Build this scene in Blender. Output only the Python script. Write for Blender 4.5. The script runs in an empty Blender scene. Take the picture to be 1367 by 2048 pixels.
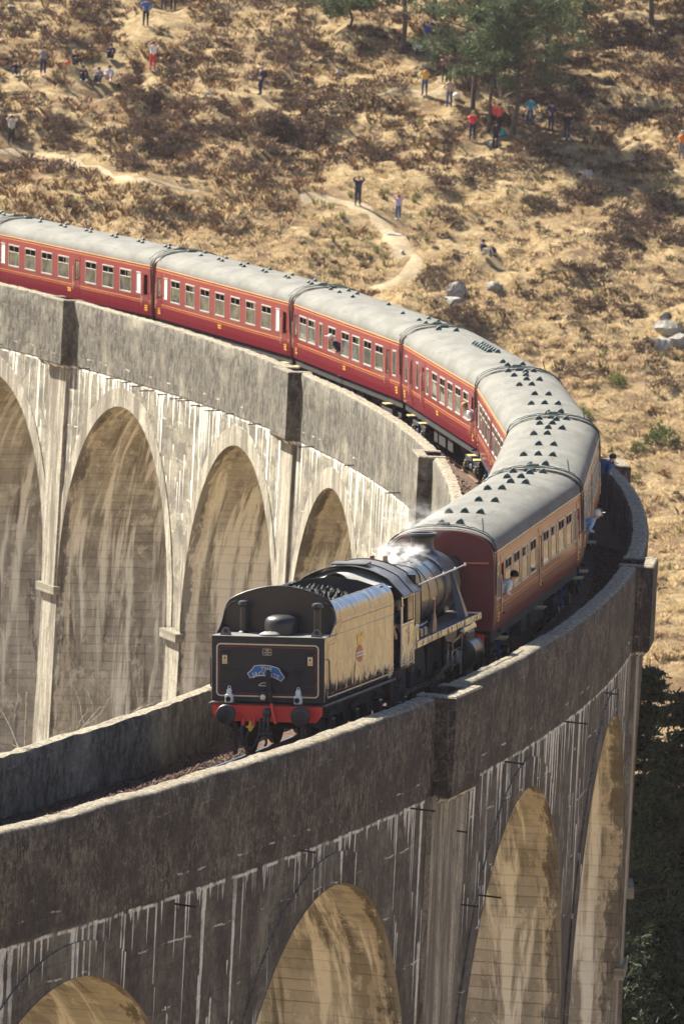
import bpy, bmesh, math, random
import numpy as np
from mathutils import Vector, Matrix
random.seed(7)
sc = bpy.context.scene
col = sc.collection
rad = math.radians
# ------------------------------------------------------------------ camera, sky, sun, exposure
R = 243.973                       # radius of the curved viaduct, its centre at the world origin
CANT = 0.0479                     # superelevation of the track
CAM = Vector((292.2856, -181.4181, 21.748))
YAW, PITCH, ROLL = 1.82291, -0.08502, 0.05013
FPX = 16731.6                     # focal length in pixels of a 1367 x 2048 frame
fwd = Vector((math.cos(YAW) * math.cos(PITCH), math.sin(YAW) * math.cos(PITCH), math.sin(PITCH)))
rt0 = Vector((math.sin(YAW), -math.cos(YAW), 0))
up0 = rt0.cross(fwd)
rgt = math.cos(ROLL) * rt0 + math.sin(ROLL) * up0
upv = -math.sin(ROLL) * rt0 + math.cos(ROLL) * up0
cam_data = bpy.data.cameras.new('camera')
cam = bpy.data.objects.new('camera', cam_data)
col.objects.link(cam)
m3 = Matrix((rgt, upv, -fwd)).transposed()
cam.matrix_world = Matrix.Translation(CAM) @ m3.to_4x4()
cam_data.sensor_fit = 'VERTICAL'
cam_data.sensor_height = 36.0
cam_data.sensor_width = 24.0
cam_data.lens = FPX * 36.0 / 2048.0
cam_data.clip_start = 1.0
cam_data.clip_end = 6000.0
cam_data.dof.use_dof = True
cam_data.dof.focus_distance = 196.0
cam_data.dof.aperture_fstop = 4.5
sc.camera = cam

SUN_AZ, SUN_EL = rad(155), rad(45)
world = bpy.data.worlds.new('World')
sc.world = world
world.use_nodes = True
wn = world.node_tree
wn.nodes.clear()
sky = wn.nodes.new('ShaderNodeTexSky')
sky.sky_type = 'NISHITA'
sky.sun_disc = False
sky.sun_elevation = SUN_EL
sky.sun_rotation = math.pi / 2 - SUN_AZ
sky.dust_density = 1.0
sky.ozone_density = 4.0
bg = wn.nodes.new('ShaderNodeBackground')
bg.inputs['Strength'].default_value = 0.05
wo = wn.nodes.new('ShaderNodeOutputWorld')
wn.links.new(sky.outputs[0], bg.inputs[0])
wn.links.new(bg.outputs[0], wo.inputs[0])
sl = bpy.data.lights.new('sun', 'SUN')
sl.energy = 5.0
sl.angle = rad(0.5)
sl.color = (1.0, 0.93, 0.78)
so = bpy.data.objects.new('sun', sl)
col.objects.link(so)
sdir = Vector((math.cos(SUN_AZ) * math.cos(SUN_EL), math.sin(SUN_AZ) * math.cos(SUN_EL), math.sin(SUN_EL)))
so.location = (0, 0, 200)
so.rotation_euler = sdir.to_track_quat('Z', 'Y').to_euler()
sc.view_settings.view_transform = 'Standard'
sc.view_settings.look = 'None'
sc.view_settings.gamma = 1.0
sc.view_settings.exposure = 1.62
sc.view_settings.use_curve_mapping = False
sc.render.engine = 'CYCLES'
sc.cycles.max_bounces = 6
sc.cycles.diffuse_bounces = 3
sc.cycles.glossy_bounces = 3
sc.cycles.transparent_max_bounces = 8
sc.cycles.volume_bounces = 1
sc.cycles.use_denoising = True
sc.cycles.use_adaptive_sampling = True
sc.cycles.adaptive_threshold = 0.025

# ------------------------------------------------------------------ node helpers
class NT:
    def __init__(s, name):
        s.m = bpy.data.materials.new(name)
        s.m.use_nodes = True
        s.t = s.m.node_tree
        s.t.nodes.clear()
        s.out = s.n('ShaderNodeOutputMaterial')
    def n(s, typ, **kw):
        nd = s.t.nodes.new(typ)
        for k, v in kw.items(): setattr(nd, k, v)
        return nd
    def link(s, a, b): s.t.links.new(a, b)
    def put(s, sock, v):
        if hasattr(v, 'is_output') or isinstance(v, bpy.types.NodeSocket): s.link(v, sock)
        elif isinstance(v, (tuple, list)) and len(v) == 3 and sock.type == 'RGBA': sock.default_value = (*v, 1)
        else: sock.default_value = v
    def uv(s): return s.n('ShaderNodeUVMap').outputs[0]
    def pos(s): return s.n('ShaderNodeNewGeometry').outputs['Position']
    def obj(s): return s.n('ShaderNodeTexCoord').outputs['Object']
    def norm_z(s):
        x = s.n('ShaderNodeSeparateXYZ'); s.link(s.n('ShaderNodeNewGeometry').outputs['Normal'], x.inputs[0]); return x.outputs[2]
    def sep(s, v):
        x = s.n('ShaderNodeSeparateXYZ'); s.link(v, x.inputs[0]); return x.outputs
    def comb(s, x, y, z=0.0):
        c = s.n('ShaderNodeCombineXYZ')
        for i, v in enumerate((x, y, z)): s.put(c.inputs[i], v)
        return c.outputs[0]
    def vmul(s, v, k):
        m = s.n('ShaderNodeVectorMath', operation='MULTIPLY'); s.link(v, m.inputs[0]); m.inputs[1].default_value = k; return m.outputs[0]
    def noise(s, v, scale, detail=4, rough=0.6, dist=0.0, color=False):
        t = s.n('ShaderNodeTexNoise'); s.link(v, t.inputs['Vector'])
        t.inputs['Scale'].default_value = scale; t.inputs['Detail'].default_value = detail
        t.inputs['Roughness'].default_value = rough; t.inputs['Distortion'].default_value = dist
        return t.outputs[1 if color else 0]
    def voro(s, v, scale, feat='F1', out=0):
        t = s.n('ShaderNodeTexVoronoi', feature=feat); s.link(v, t.inputs['Vector']); t.inputs['Scale'].default_value = scale
        return t.outputs[out]
    def white(s, v):
        t = s.n('ShaderNodeTexWhiteNoise', noise_dimensions='1D'); s.put(t.inputs['W'], v); return t.outputs[0]
    def ramp(s, f, a, b, c0=0.0, c1=1.0, smooth=True):
        t = s.n('ShaderNodeMapRange'); t.clamp = True
        t.interpolation_type = 'SMOOTHSTEP' if smooth else 'LINEAR'
        s.put(t.inputs[0], f); s.put(t.inputs[1], a); s.put(t.inputs[2], b); s.put(t.inputs[3], c0); s.put(t.inputs[4], c1)
        return t.outputs[0]
    def math(s, op, a, b=0.0):
        t = s.n('ShaderNodeMath', operation=op); s.put(t.inputs[0], a); s.put(t.inputs[1], b); return t.outputs[0]
    def mul(s, a, b): return s.math('MULTIPLY', a, b)
    def mix(s, f, a, b, mode='MIX'):
        t = s.n('ShaderNodeMix', data_type='RGBA', blend_type=mode)
        s.put(t.inputs[0], f); s.put(t.inputs[6], a); s.put(t.inputs[7], b); return t.outputs[2]
    def bump(s, h, strength=0.5, dist=0.05, normal=None):
        b = s.n('ShaderNodeBump'); b.inputs['Strength'].default_value = strength; b.inputs['Distance'].default_value = dist
        s.link(h, b.inputs['Height'])
        if normal is not None: s.link(normal, b.inputs['Normal'])
        return b.outputs[0]
    def bsdf(s, color=(.5, .5, .5), rough=0.8, normal=None, metal=0.0, spec=0.5, coat=0.0, sheen=0.0):
        p = s.n('ShaderNodeBsdfPrincipled')
        s.put(p.inputs['Base Color'], color); s.put(p.inputs['Roughness'], rough); s.put(p.inputs['Metallic'], metal)
        s.put(p.inputs['Specular IOR Level'], spec); s.put(p.inputs['Coat Weight'], coat)
        p.inputs['Coat Roughness'].default_value = 0.04
        if normal is not None: s.link(normal, p.inputs['Normal'])
        s.link(p.outputs[0], s.out.inputs[0]); return p

def plain(name, color, rough=0.6, metal=0.0, coat=0.0, vary=0.25, scale=3.0, spec=0.5):
    t = NT(name)
    f = t.noise(t.pos(), scale, 5, .65)
    c = t.mix(t.ramp(f, .3, .7), tuple(x * (1 - vary) for x in color), tuple(min(1, x * (1 + vary)) for x in color))
    r = t.ramp(t.noise(t.pos(), scale * 2.3, 3), .3, .7, max(0.02, rough * .8), min(1, rough * 1.25))
    t.bsdf(c, r, metal=metal, coat=coat, spec=spec)
    return t.m

# ------------------------------------------------------------------ mesh helpers
class MB:
    """collects shapes, links them as one mesh object"""
    def __init__(s): s.v = []; s.f = []; s.mi = []; s.uvs = {}
    def add(s, vs, fs, mi=0, uv=None):
        o = len(s.v); s.v += [tuple(v) for v in vs]
        s.f += [tuple(i + o for i in f) for f in fs]; s.mi += [mi] * len(fs)
        if uv:
            for i, q in enumerate(uv): s.uvs[o + i] = q
        return s
    def box(s, x0, x1, y0, y1, z0, z1, b=0.0, mi=0):
        if x1 < x0: x0, x1 = x1, x0
        if y1 < y0: y0, y1 = y1, y0
        if z1 < z0: z0, z1 = z1, z0
        b = min(b, (x1 - x0) * .45, (y1 - y0) * .45, (z1 - z0) * .45)
        if b <= 0:
            vs = [(x, y, z) for z in (z0, z1) for y in (y0, y1) for x in (x0, x1)]
            return s.add(vs, [(0, 2, 3, 1), (4, 5, 7, 6), (0, 1, 5, 4), (2, 6, 7, 3), (0, 4, 6, 2), (1, 3, 7, 5)], mi)
        vs = []; ix = {}
        for a in (0, 1):
            for c in (0, 1):
                for d in (0, 1):
                    X, Y, Z = (x0, x1)[a], (y0, y1)[c], (z0, z1)[d]
                    Xi, Yi, Zi = X + (b, -b)[a], Y + (b, -b)[c], Z + (b, -b)[d]
                    for k, q in enumerate(((X, Yi, Zi), (Xi, Y, Zi), (Xi, Yi, Z))):
                        ix[a, c, d, k] = len(vs); vs.append(q)
        fs = []
        for a in (0, 1):
            q = [ix[a, c, d, 0] for c, d in ((0, 0), (0, 1), (1, 1), (1, 0))]; fs.append(q if a == 0 else q[::-1])
            q = [ix[c, a, d, 1] for c, d in ((0, 0), (1, 0), (1, 1), (0, 1))]; fs.append(q if a == 0 else q[::-1])
            q = [ix[c, d, a, 2] for c, d in ((0, 0), (0, 1), (1, 1), (1, 0))]; fs.append(q if a == 0 else q[::-1])
        for a in (0, 1):
            for c in (0, 1):
                fs.append((ix[a, c, 0, 0], ix[a, c, 1, 0], ix[a, c, 1, 1], ix[a, c, 0, 1]))
                fs.append((ix[a, 0, c, 0], ix[a, 1, c, 0], ix[a, 1, c, 2], ix[a, 0, c, 2]))
                fs.append((ix[0, a, c, 1], ix[1, a, c, 1], ix[1, a, c, 2], ix[0, a, c, 2]))
                for d in (0, 1): fs.append((ix[a, c, d, 0], ix[a, c, d, 1], ix[a, c, d, 2]))
        return s.add(vs, fs, mi)
    def tube(s, pts, r, seg=8, mi=0, caps=True):
        pts = [Vector(p) for p in pts]; n = len(pts)
        rs = r if isinstance(r, (list, tuple)) else [r] * n
        vs = []; fs = []; prev = None
        for i, p in enumerate(pts):
            t = (pts[min(i + 1, n - 1)] - pts[max(i - 1, 0)]).normalized()
            if prev is None:
                a = t.cross(Vector((0, 0, 1)))
                if a.length < 1e-3: a = t.cross(Vector((1, 0, 0)))
            else: a = prev - t * prev.dot(t)
            a.normalize(); prev = a; b = t.cross(a)
            for k in range(seg):
                an = 2 * math.pi * k / seg
                vs.append(p + (a * math.cos(an) + b * math.sin(an)) * rs[i])
        for i in range(n - 1):
            for k in range(seg):
                k2 = (k + 1) % seg
                fs.append((i * seg + k, i * seg + k2, (i + 1) * seg + k2, (i + 1) * seg + k))
        if caps: fs.append(tuple(range(seg))[::-1]); fs.append(tuple(range((n - 1) * seg, n * seg)))
        return s.add(vs, fs, mi)
    def lathe(s, prof, o, axis='z', seg=20, mi=0, sx=1.0, sy=1.0, a0=0, a1=2 * math.pi):
        """prof: (radius, height) along the axis from o"""
        full = abs(a1 - a0 - 2 * math.pi) < 1e-6
        n = seg if full else seg + 1
        vs = []; fs = []
        for r, h in prof:
            for k in range(n):
                an = a0 + (a1 - a0) * k / seg
                c, d = r * math.cos(an) * sx, r * math.sin(an) * sy
                q = {'z': (c, d, h), 'x': (h, c, d), 'y': (d, h, c)}[axis]
                vs.append((o[0] + q[0], o[1] + q[1], o[2] + q[2]))
        for i in range(len(prof) - 1):
            for k in range(seg):
                k2 = (k + 1) % n
                fs.append((i * n + k, i * n + k2, (i + 1) * n + k2, (i + 1) * n + k))
        if full:
            if prof[0][0] > 1e-4: fs.append(tuple(range(n))[::-1])
            if prof[-1][0] > 1e-4: fs.append(tuple(range((len(prof) - 1) * n, len(prof) * n)))
        return s.add(vs, fs, mi)
    def prism(s, poly, axis, lo, hi, mi=0):
        """2-D polygon extruded; axis x: poly is (y,z); y: (x,z); z: (x,y)"""
        n = len(poly)
        P = {'x': lambda a, b, h: (h, a, b), 'y': lambda a, b, h: (a, h, b), 'z': lambda a, b, h: (a, b, h)}[axis]
        vs = [P(a, b, lo) for a, b in poly] + [P(a, b, hi) for a, b in poly]
        fs = [tuple(range(n)), tuple(range(n, 2 * n))[::-1]]
        fs += [(i, i + n, (i + 1) % n + n, (i + 1) % n) for i in range(n)]
        return s.add(vs, fs, mi)
    def strip(s, rows, mi=0, uv=None, close=False):
        """rows of equal length -> quad sheet"""
        m = len(rows[0]); vs = [q for r in rows for q in r]; fs = []
        for i in range(len(rows) - 1):
            for j in range(m - 1 + (1 if close else 0)):
                j2 = (j + 1) % m
                fs.append((i * m + j, i * m + j2, (i + 1) * m + j2, (i + 1) * m + j))
        return s.add(vs, fs, mi, [q for r in uv for q in r] if uv else None)
    def mesh(s, name, mats, smooth=None):
        me = bpy.data.meshes.new(name)
        me.from_pydata(s.v, [], s.f)
        for m in (mats if isinstance(mats, (list, tuple)) else [mats]): me.materials.append(m)
        if any(s.mi): me.polygons.foreach_set('material_index', s.mi)
        if s.uvs:
            l = me.uv_layers.new(name='UVMap')
            vi = np.empty(len(me.loops), dtype=np.int32); me.loops.foreach_get('vertex_index', vi)
            tab = np.zeros((len(s.v), 2), dtype=np.float32)
            for k, q in s.uvs.items(): tab[k] = q
            l.data.foreach_set('uv', tab[vi].ravel())
        bm = bmesh.new(); bm.from_mesh(me); bmesh.ops.recalc_face_normals(bm, faces=bm.faces); bm.to_mesh(me); bm.free()
        if smooth is not None:
            me.polygons.foreach_set('use_smooth', [True] * len(me.polygons))
            me.set_sharp_from_angle(angle=rad(smooth))
        me.update()
        return me
    def build(s, name, mats, parent=None, smooth=None):
        return link(name, s.mesh(name, mats, smooth), parent)

def link(name, me, parent=None, loc=None, rot=None, scale=None):
    o = bpy.data.objects.new(name, me); col.objects.link(o)
    if parent is not None: o.parent = parent
    if loc is not None: o.location = loc
    if rot is not None: o.rotation_euler = rot
    if scale is not None: o.scale = scale if isinstance(scale, (tuple, list)) else (scale,) * 3
    return o
def tag(o, label, cat, group=None, kind=None):
    if label: o['label'] = label
    if cat: o['category'] = cat
    if group: o['group'] = group
    if kind: o['kind'] = kind
    return o
def thing(name, label, cat, loc=(0, 0, 0), rot=(0, 0, 0), group=None):
    o = bpy.data.objects.new(name, None); col.objects.link(o)
    o.location = loc; o.rotation_euler = rot; o.empty_display_size = 0.3
    return tag(o, label, cat, group)
def tp(s, n, z):
    """point at arc length s along the track, n metres outside the centre line, height z"""
    t = s / R
    return (math.cos(t) * (R + n), math.sin(t) * (R + n), z)
CACHE = {}
def shared(key, fn):
    if key not in CACHE: CACHE[key] = fn()
    return CACHE[key]
def vnoise(x, y, seed=0):
    """smooth value noise on numpy arrays, -1..1"""
    xi = np.floor(x).astype(np.int64); yi = np.floor(y).astype(np.int64)
    xf = x - xi; yf = y - yi
    u = xf * xf * (3 - 2 * xf); v = yf * yf * (3 - 2 * yf)
    def h(a, b):
        n = (a * 374761393 + b * 668265263 + seed * 1442695041) & 0xffffffff
        n = ((n ^ (n >> 13)) * 1274126177) & 0xffffffff
        return ((n ^ (n >> 16)) & 0xffff) / 32767.5 - 1
    return (h(xi, yi) * (1 - u) + h(xi + 1, yi) * u) * (1 - v) + (h(xi, yi + 1) * (1 - u) + h(xi + 1, yi + 1) * u) * v
# ------------------------------------------------------------------ setting materials
def drips(t, U, w, z_from, spread, length, share, shift=0.0, wob=.25):
    """narrow run-off streaks hanging from joints: one candidate per strip of width w"""
    ux, uz, _ = t.sep(U)
    bend = t.mul(t.math('SUBTRACT', t.noise(t.vmul(U, (1.0, .9, 1)), 1.5, 3), .5), wob)
    cu = t.math('ADD', t.mul(t.math('ADD', ux, t.mul(bend, w)), 1 / w), shift)
    c = t.math('FLOOR', cu); f = t.math('SUBTRACT', t.math('FRACT', cu), .5)
    r1 = t.white(t.math('ADD', c, .37 + shift)); r2 = t.white(t.math('ADD', c, 57.3)); r3 = t.white(t.math('ADD', c, 113.9))
    far = t.mul(t.math('GREATER_THAN', r2, .55), t.mul(r2, spread))
    ln = t.math('ADD', .25, t.mul(t.mul(r3, r3), length))
    k = t.math('DIVIDE', t.math('SUBTRACT', t.math('SUBTRACT', z_from, far), uz), ln)
    wd = t.mul(t.math('SUBTRACT', 1.05, k), t.math('ADD', .12, t.mul(t.noise(t.vmul(U, (3, 2.2, 1)), 1.0, 4, .7), .55)))
    m = t.ramp(t.math('ABSOLUTE', f), wd, t.mul(wd, .55))
    return t.mul(t.mul(m, t.mul(t.ramp(k, 0, .02), t.ramp(k, 1.0, .8))), t.math('LESS_THAN', r1, share))
def concrete_mat(algae=0.0):
    """algae: how far the damp outer face has gone black"""
    t = NT('algae_blackened_concrete' if algae else 'weathered_concrete')
    P = t.pos(); U = t.uv(); ux, uz, _ = t.sep(U)
    big = t.noise(P, .30, 5, .65); mid = t.noise(P, 1.9, 7, .75); fine = t.noise(P, 15, 6, .8); grain = t.noise(P, 6.0, 6, .8)
    c = t.mix(t.ramp(big, .3, .7), (.245, .225, .175), (.41, .38, .295))
    c = t.mix(t.mul(t.ramp(mid, .42, .66), .85), c, (.165, .15, .122))
    bl = t.noise(t.vmul(U, (.55, .9, 1)), 1.0, 8, .8, .6)
    c = t.mix(t.mul(t.ramp(bl, .47, .56), .75), c, (.105, .098, .084))
    c = t.mix(t.mul(t.ramp(fine, .56, .68), .6), c, (.075, .066, .055))
    c = t.mix(t.mul(t.ramp(grain, .60, .70), .5), c, (.50, .465, .38))
    # shuttering panels: slightly different tone each, thin joints
    row = t.math('FLOOR', t.mul(t.math('ADD', uz, t.mul(big, .05)), 2.9))
    pan = t.math('FLOOR', t.math('ADD', t.mul(ux, .42), t.mul(t.white(row), 5)))
    tone = t.white(t.math('ADD', t.mul(row, 3.7), t.mul(pan, 17.3)))
    c = t.mix(t.mul(tone, .30), c, (.16, .14, .115))
    edge = t.ramp(t.math('ABSOLUTE', t.math('SUBTRACT', t.math('FRACT', t.mul(t.math('ADD', uz, t.mul(big, .05)), 2.9)), .5)), .455, .49)
    edge = t.mul(edge, t.ramp(t.noise(U, 1.3, 4), .42, .62))
    c = t.mix(t.mul(edge, .5), c, (.09, .075, .06))
    # damp stains running down in broad uneven tongues
    st = t.noise(t.vmul(U, (1.1, .17, 1)), 1.0, 8, .78, .5)
    c = t.mix(t.mul(t.ramp(st, .48, .66), .68), c, (.085, .072, .064))
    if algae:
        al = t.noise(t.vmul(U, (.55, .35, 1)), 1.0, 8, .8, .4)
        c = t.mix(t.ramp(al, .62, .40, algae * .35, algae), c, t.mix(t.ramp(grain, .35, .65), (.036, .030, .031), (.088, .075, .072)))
    # parapet: blackened and blotched with lichen
    wl = t.mul(t.math('SUBTRACT', t.noise(t.vmul(U, (.9, .9, 1)), 1.0, 5, .75), .5), .5 if algae else 1.6)
    band = t.ramp(t.math('ADD', uz, wl), -1.22, -1.0)
    sp = t.noise(t.vmul(P, (1, 1, .62)), 3.4, 8, .85, .3)
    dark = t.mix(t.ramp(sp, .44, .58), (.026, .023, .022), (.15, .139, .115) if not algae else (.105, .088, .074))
    dark = t.mix(t.mul(t.ramp(t.noise(P, 3.1, 8, .85), .54, .66), .75), dark, (.27, .235, .175))
    dark = t.mix(t.mul(t.ramp(t.noise(P, .55, 4, .6), .46, .64), .55), dark, c)
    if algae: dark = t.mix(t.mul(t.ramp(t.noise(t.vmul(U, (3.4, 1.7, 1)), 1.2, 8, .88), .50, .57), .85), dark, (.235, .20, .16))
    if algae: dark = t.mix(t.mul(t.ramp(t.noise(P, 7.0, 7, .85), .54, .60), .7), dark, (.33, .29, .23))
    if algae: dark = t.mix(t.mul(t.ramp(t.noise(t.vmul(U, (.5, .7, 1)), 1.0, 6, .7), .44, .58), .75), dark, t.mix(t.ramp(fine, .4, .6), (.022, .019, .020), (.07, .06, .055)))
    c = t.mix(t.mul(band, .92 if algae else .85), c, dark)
    # lime: broken lines along the lift joints and drips hanging from them
    wig = t.mul(t.math('SUBTRACT', t.noise(t.vmul(U, (.7, 0, 1)), 1.0, 4, .7), .5), .30)
    j1 = t.mul(t.ramp(t.math('ABSOLUTE', t.math('ADD', t.math('ADD', uz, 1.16), t.mul(wig, .6))), .055, .012), t.ramp(t.noise(t.vmul(U, (.8, 0, 1)), 1.7, 4, .7), .44, .54))
    fr = t.math('ABSOLUTE', t.math('SUBTRACT', t.math('FRACT', t.mul(t.math('ADD', uz, wig), .72)), .5))
    j2 = t.mul(t.ramp(fr, .022, .006), t.ramp(t.noise(t.vmul(U, (.5, .8, 1)), 1.6, 4, .7), .53, .62))
    patch = t.ramp(t.noise(t.vmul(U, (.16, .22, 1)), 1.0, 4, .65), .36, .52)
    d1 = t.mul(drips(t, U, .17, -1.14, 3.2, 3.6, .62), t.math('MAXIMUM', patch, .10))
    d2 = t.mul(drips(t, U, .41, -1.10, 4.5, 6.0, .5, .37), t.math('MAXIMUM', patch, .15))
    lime = t.math('MINIMUM', 1.0, t.math('ADD', t.math('ADD', d1, d2), t.math('ADD', j1, t.mul(j2, .75))))
    lime = t.mul(lime, t.ramp(grain, .30, .55, .35, 1))
    lime = t.mul(lime, t.ramp(uz, .2, -.9, .22, 1))
    c = t.mix(t.mul(lime, .92), c, (.86, .84, .76))
    # lichen on upward faces
    top = t.ramp(t.norm_z(), .5, .8)
    tc = t.mix(t.ramp(t.noise(P, 9, 8, .85), .40, .60), (.075, .063, .048), (.38, .335, .25))
    tc = t.mix(t.mul(t.ramp(t.noise(P, 2.2, 5, .7), .50, .64), .5), tc, (.16, .135, .10))
    tc = t.mix(t.ramp(t.noise(P, 1.1, 4, .7), .60, .72), tc, (.20, .165, .05))
    c = t.mix(top, c, tc)
    h = t.math('ADD', t.mul(t.math('ADD', fine, grain), .45), t.math('SUBTRACT', t.mul(tone, .2), t.mul(edge, .25)))
    t.bsdf(c, .93, t.bump(h, .8, .045), spec=.25)
    return t.m
def lime_mat():
    t = NT('lime_washed_concrete')
    P = t.pos(); U = t.uv()
    st = t.noise(t.vmul(U, (1.4, .15, 1)), 1.0, 8, .8, .5)
    c = t.mix(t.ramp(st, .40, .62), (.17, .15, .12), (.54, .50, .405))
    c = t.mix(t.mul(t.ramp(t.noise(t.vmul(U, (3.1, .25, 1)), 1.3, 7, .8, .4), .52, .64), .85), c, (.11, .09, .075))
    fine = t.noise(P, 11, 7, .8)
    c = t.mix(t.mul(t.ramp(fine, .46, .62), .7), c, (.20, .178, .142))
    c = t.mix(t.mul(t.ramp(t.noise(t.vmul(P, (1, 1, .5)), 1.2, 7, .8), .50, .62), .7), c, (.16, .142, .115))
    t.bsdf(c, .92, t.bump(fine, .7, .04), spec=.25)
    return t.m
def barrel_mat():
    t = NT('board_marked_concrete')
    P = t.pos(); U = t.uv(); ux, uv, _ = t.sep(U)      # ux across the barrel 0..5.8, uv along the arc
    big = t.noise(P, .4, 5, .65)
    c = t.mix(t.ramp(big, .3, .7), (.36, .335, .28), (.53, .495, .42))
    wob = t.mul(t.noise(t.vmul(U, (.6, 1.2, 1)), 1.0, 3), .12)
    vv = t.mul(t.math('ADD', uv, wob), 2.9)
    bd = t.math('FLOOR', vv); fr = t.math('FRACT', vv)
    brk = t.math('FLOOR', t.math('ADD', t.mul(ux, .22), t.mul(t.white(bd), 9)))
    tone = t.white(t.math('ADD', t.mul(bd, 3.1), t.mul(brk, 11.7)))
    c = t.mix(t.mul(t.mul(tone, tone), .45), c, (.22, .19, .145))
    gap = t.mul(t.ramp(t.math('ABSOLUTE', t.math('SUBTRACT', fr, .5)), .44, .49), t.ramp(t.noise(t.vmul(U, (.6, 2.0, 1)), 1.0, 5, .7), .36, .56))
    c = t.mix(t.mul(gap, .34), c, (.09, .068, .045))
    blot = t.noise(t.vmul(U, (.5, .28, 1)), 1.0, 7, .75, .4)
    c = t.mix(t.mul(t.ramp(blot, .44, .60), .7), c, (.19, .165, .13))
    # lime and damp running down the barrel towards the springing
    st = t.noise(t.vmul(U, (1.25, .11, 1)), 1.0, 6, .66, .5)
    c = t.mix(t.mul(t.ramp(st, .49, .58), .9), c, (.80, .765, .67))
    st2 = t.noise(t.vmul(U, (1.5, .14, 1)), 1.3, 6, .68, .5)
    c = t.mix(t.mul(t.ramp(st2, .52, .66), .8), c, (.11, .092, .07))
    pt = t.noise(t.vmul(U, (1.3, .9, 1)), 1.0, 7, .8)
    c = t.mix(t.mul(t.ramp(pt, .54, .61), .7), c, (.64, .60, .51))
    # spalled rusty edges where the barrel meets the faces
    e = t.math('MINIMUM', ux, t.math('SUBTRACT', 5.8, ux))
    en = t.math('ADD', e, t.mul(t.math('SUBTRACT', t.noise(t.vmul(U, (1.2, .35, 1)), 1.3, 7, .75), .5), 2.4))
    c = t.mix(t.mul(t.ramp(en, .34, .16), .7), c, (.06, .05, .04))
    c = t.mix(t.mul(t.ramp(t.math('ABSOLUTE', t.math('SUBTRACT', en, .42)), .16, .03), .6), c, (.52, .45, .34))
    fine = t.noise(P, 16, 6, .75)
    h = t.math('ADD', t.mul(fine, .45), t.math('SUBTRACT', t.mul(tone, .3), t.mul(gap, .6)))
    t.bsdf(c, .92, t.bump(h, .8, .04), spec=.25)
    return t.m
def ground_mat():
    t = NT('dry_moor_grass')
    P = t.pos()
    a = t.noise(P, .10, 4, .6); b = t.noise(P, .75, 6, .7); f = t.noise(t.vmul(P, (1, 1, .4)), 3.2, 7, .78)
    c = t.mix(t.ramp(b, .30, .66), (.35, .245, .118), (.59, .445, .245))
    c = t.mix(t.mul(t.ramp(t.noise(P, .16, 7, .72), .50, .60), .8), c, (.185, .108, .060))
    c = t.mix(t.mul(t.ramp(t.noise(P, .19, 5, .7), .58, .68), .45), c, (.18, .17, .055))
    c = t.mix(t.mul(t.ramp(f, .56, .40), .5), c, (.13, .088, .048))
    c = t.mix(t.mul(t.ramp(a, .46, .60), .6), c, (.22, .140, .075))
    t.bsdf(c, .95, t.bump(t.math('ADD', f, b), 1.0, .35), spec=.15)
    return t.m
def path_mat():
    t = NT('trodden_path_grit')
    P = t.pos()
    c = t.mix(t.ramp(t.noise(P, 1.4, 5, .7), .35, .65), (.34, .26, .16), (.46, .365, .24))
    c = t.mix(t.ramp(t.noise(P, 7, 5, .8), .56, .7), c, (.23, .18, .12))
    t.bsdf(c, .95, t.bump(t.noise(P, 6, 6, .8), .8, .12), spec=.15)
    return t.m
def leafy(name, c0, c1, c2, scale=2.0, rough=.75, trans=.25):
    t = NT(name)
    P = t.pos()
    c = t.mix(t.ramp(t.noise(P, scale, 4, .7), .32, .68), c0, c1)
    c = t.mix(t.ramp(t.noise(P, scale * 4, 3, .7), .56, .72), c, c2)
    b = t.n('ShaderNodeBsdfPrincipled'); t.put(b.inputs['Base Color'], c); b.inputs['Roughness'].default_value = rough
    b.inputs['Specular IOR Level'].default_value = .2
    tr = t.n('ShaderNodeBsdfTranslucent'); t.put(tr.inputs[0], c)
    mx = t.n('ShaderNodeMixShader'); mx.inputs[0].default_value = trans
    t.link(b.outputs[0], mx.inputs[1]); t.link(tr.outputs[0], mx.inputs[2]); t.link(mx.outputs[0], t.out.inputs[0])
    return t.m
def ballast_mat():
    t = NT('rusty_ballast')
    P = t.pos()
    v = t.voro(P, 15, 'F1', 1)
    c = t.mix(t.ramp(t.sep(v)[0], 0, 1, smooth=False), (.055, .033, .026), (.16, .10, .075))
    c = t.mix(t.ramp(t.noise(P, .9, 3), .5, .7), c, (.07, .055, .045))
    t.bsdf(c, .95, t.bump(t.voro(P, 15), 1.0, .05), spec=.2)
    return t.m
MAT = dict(
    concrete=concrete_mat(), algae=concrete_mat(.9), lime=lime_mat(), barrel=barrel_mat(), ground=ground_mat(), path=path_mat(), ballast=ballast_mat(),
    rail=plain('rusty_rail_side', (.13, .075, .05), .55, .5, scale=8), railtop=plain('polished_rail_top', (.55, .5, .46), .22, 1.0, vary=.1),
    sleeper=plain('creosoted_sleeper', (.07, .05, .04), .9), iron=plain('dark_iron', (.045, .038, .036), .6, .3),
    grass=leafy('straw_grass_blades', (.43, .315, .165), (.62, .48, .285), (.34, .235, .115), .6, .85, .45),
    bracken=leafy('dead_bracken', (.15, .075, .035), (.21, .115, .055), (.095, .05, .028), 1.0, .85, .2),
    heather=leafy('winter_heather', (.068, .043, .034), (.112, .072, .054), (.165, .115, .078), 1.2, .9, .25),
    moss=leafy('rushes_green', (.16, .17, .05), (.26, .25, .09), (.10, .10, .035), 1.5, .8, .25),
    rock=None,
)
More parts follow.
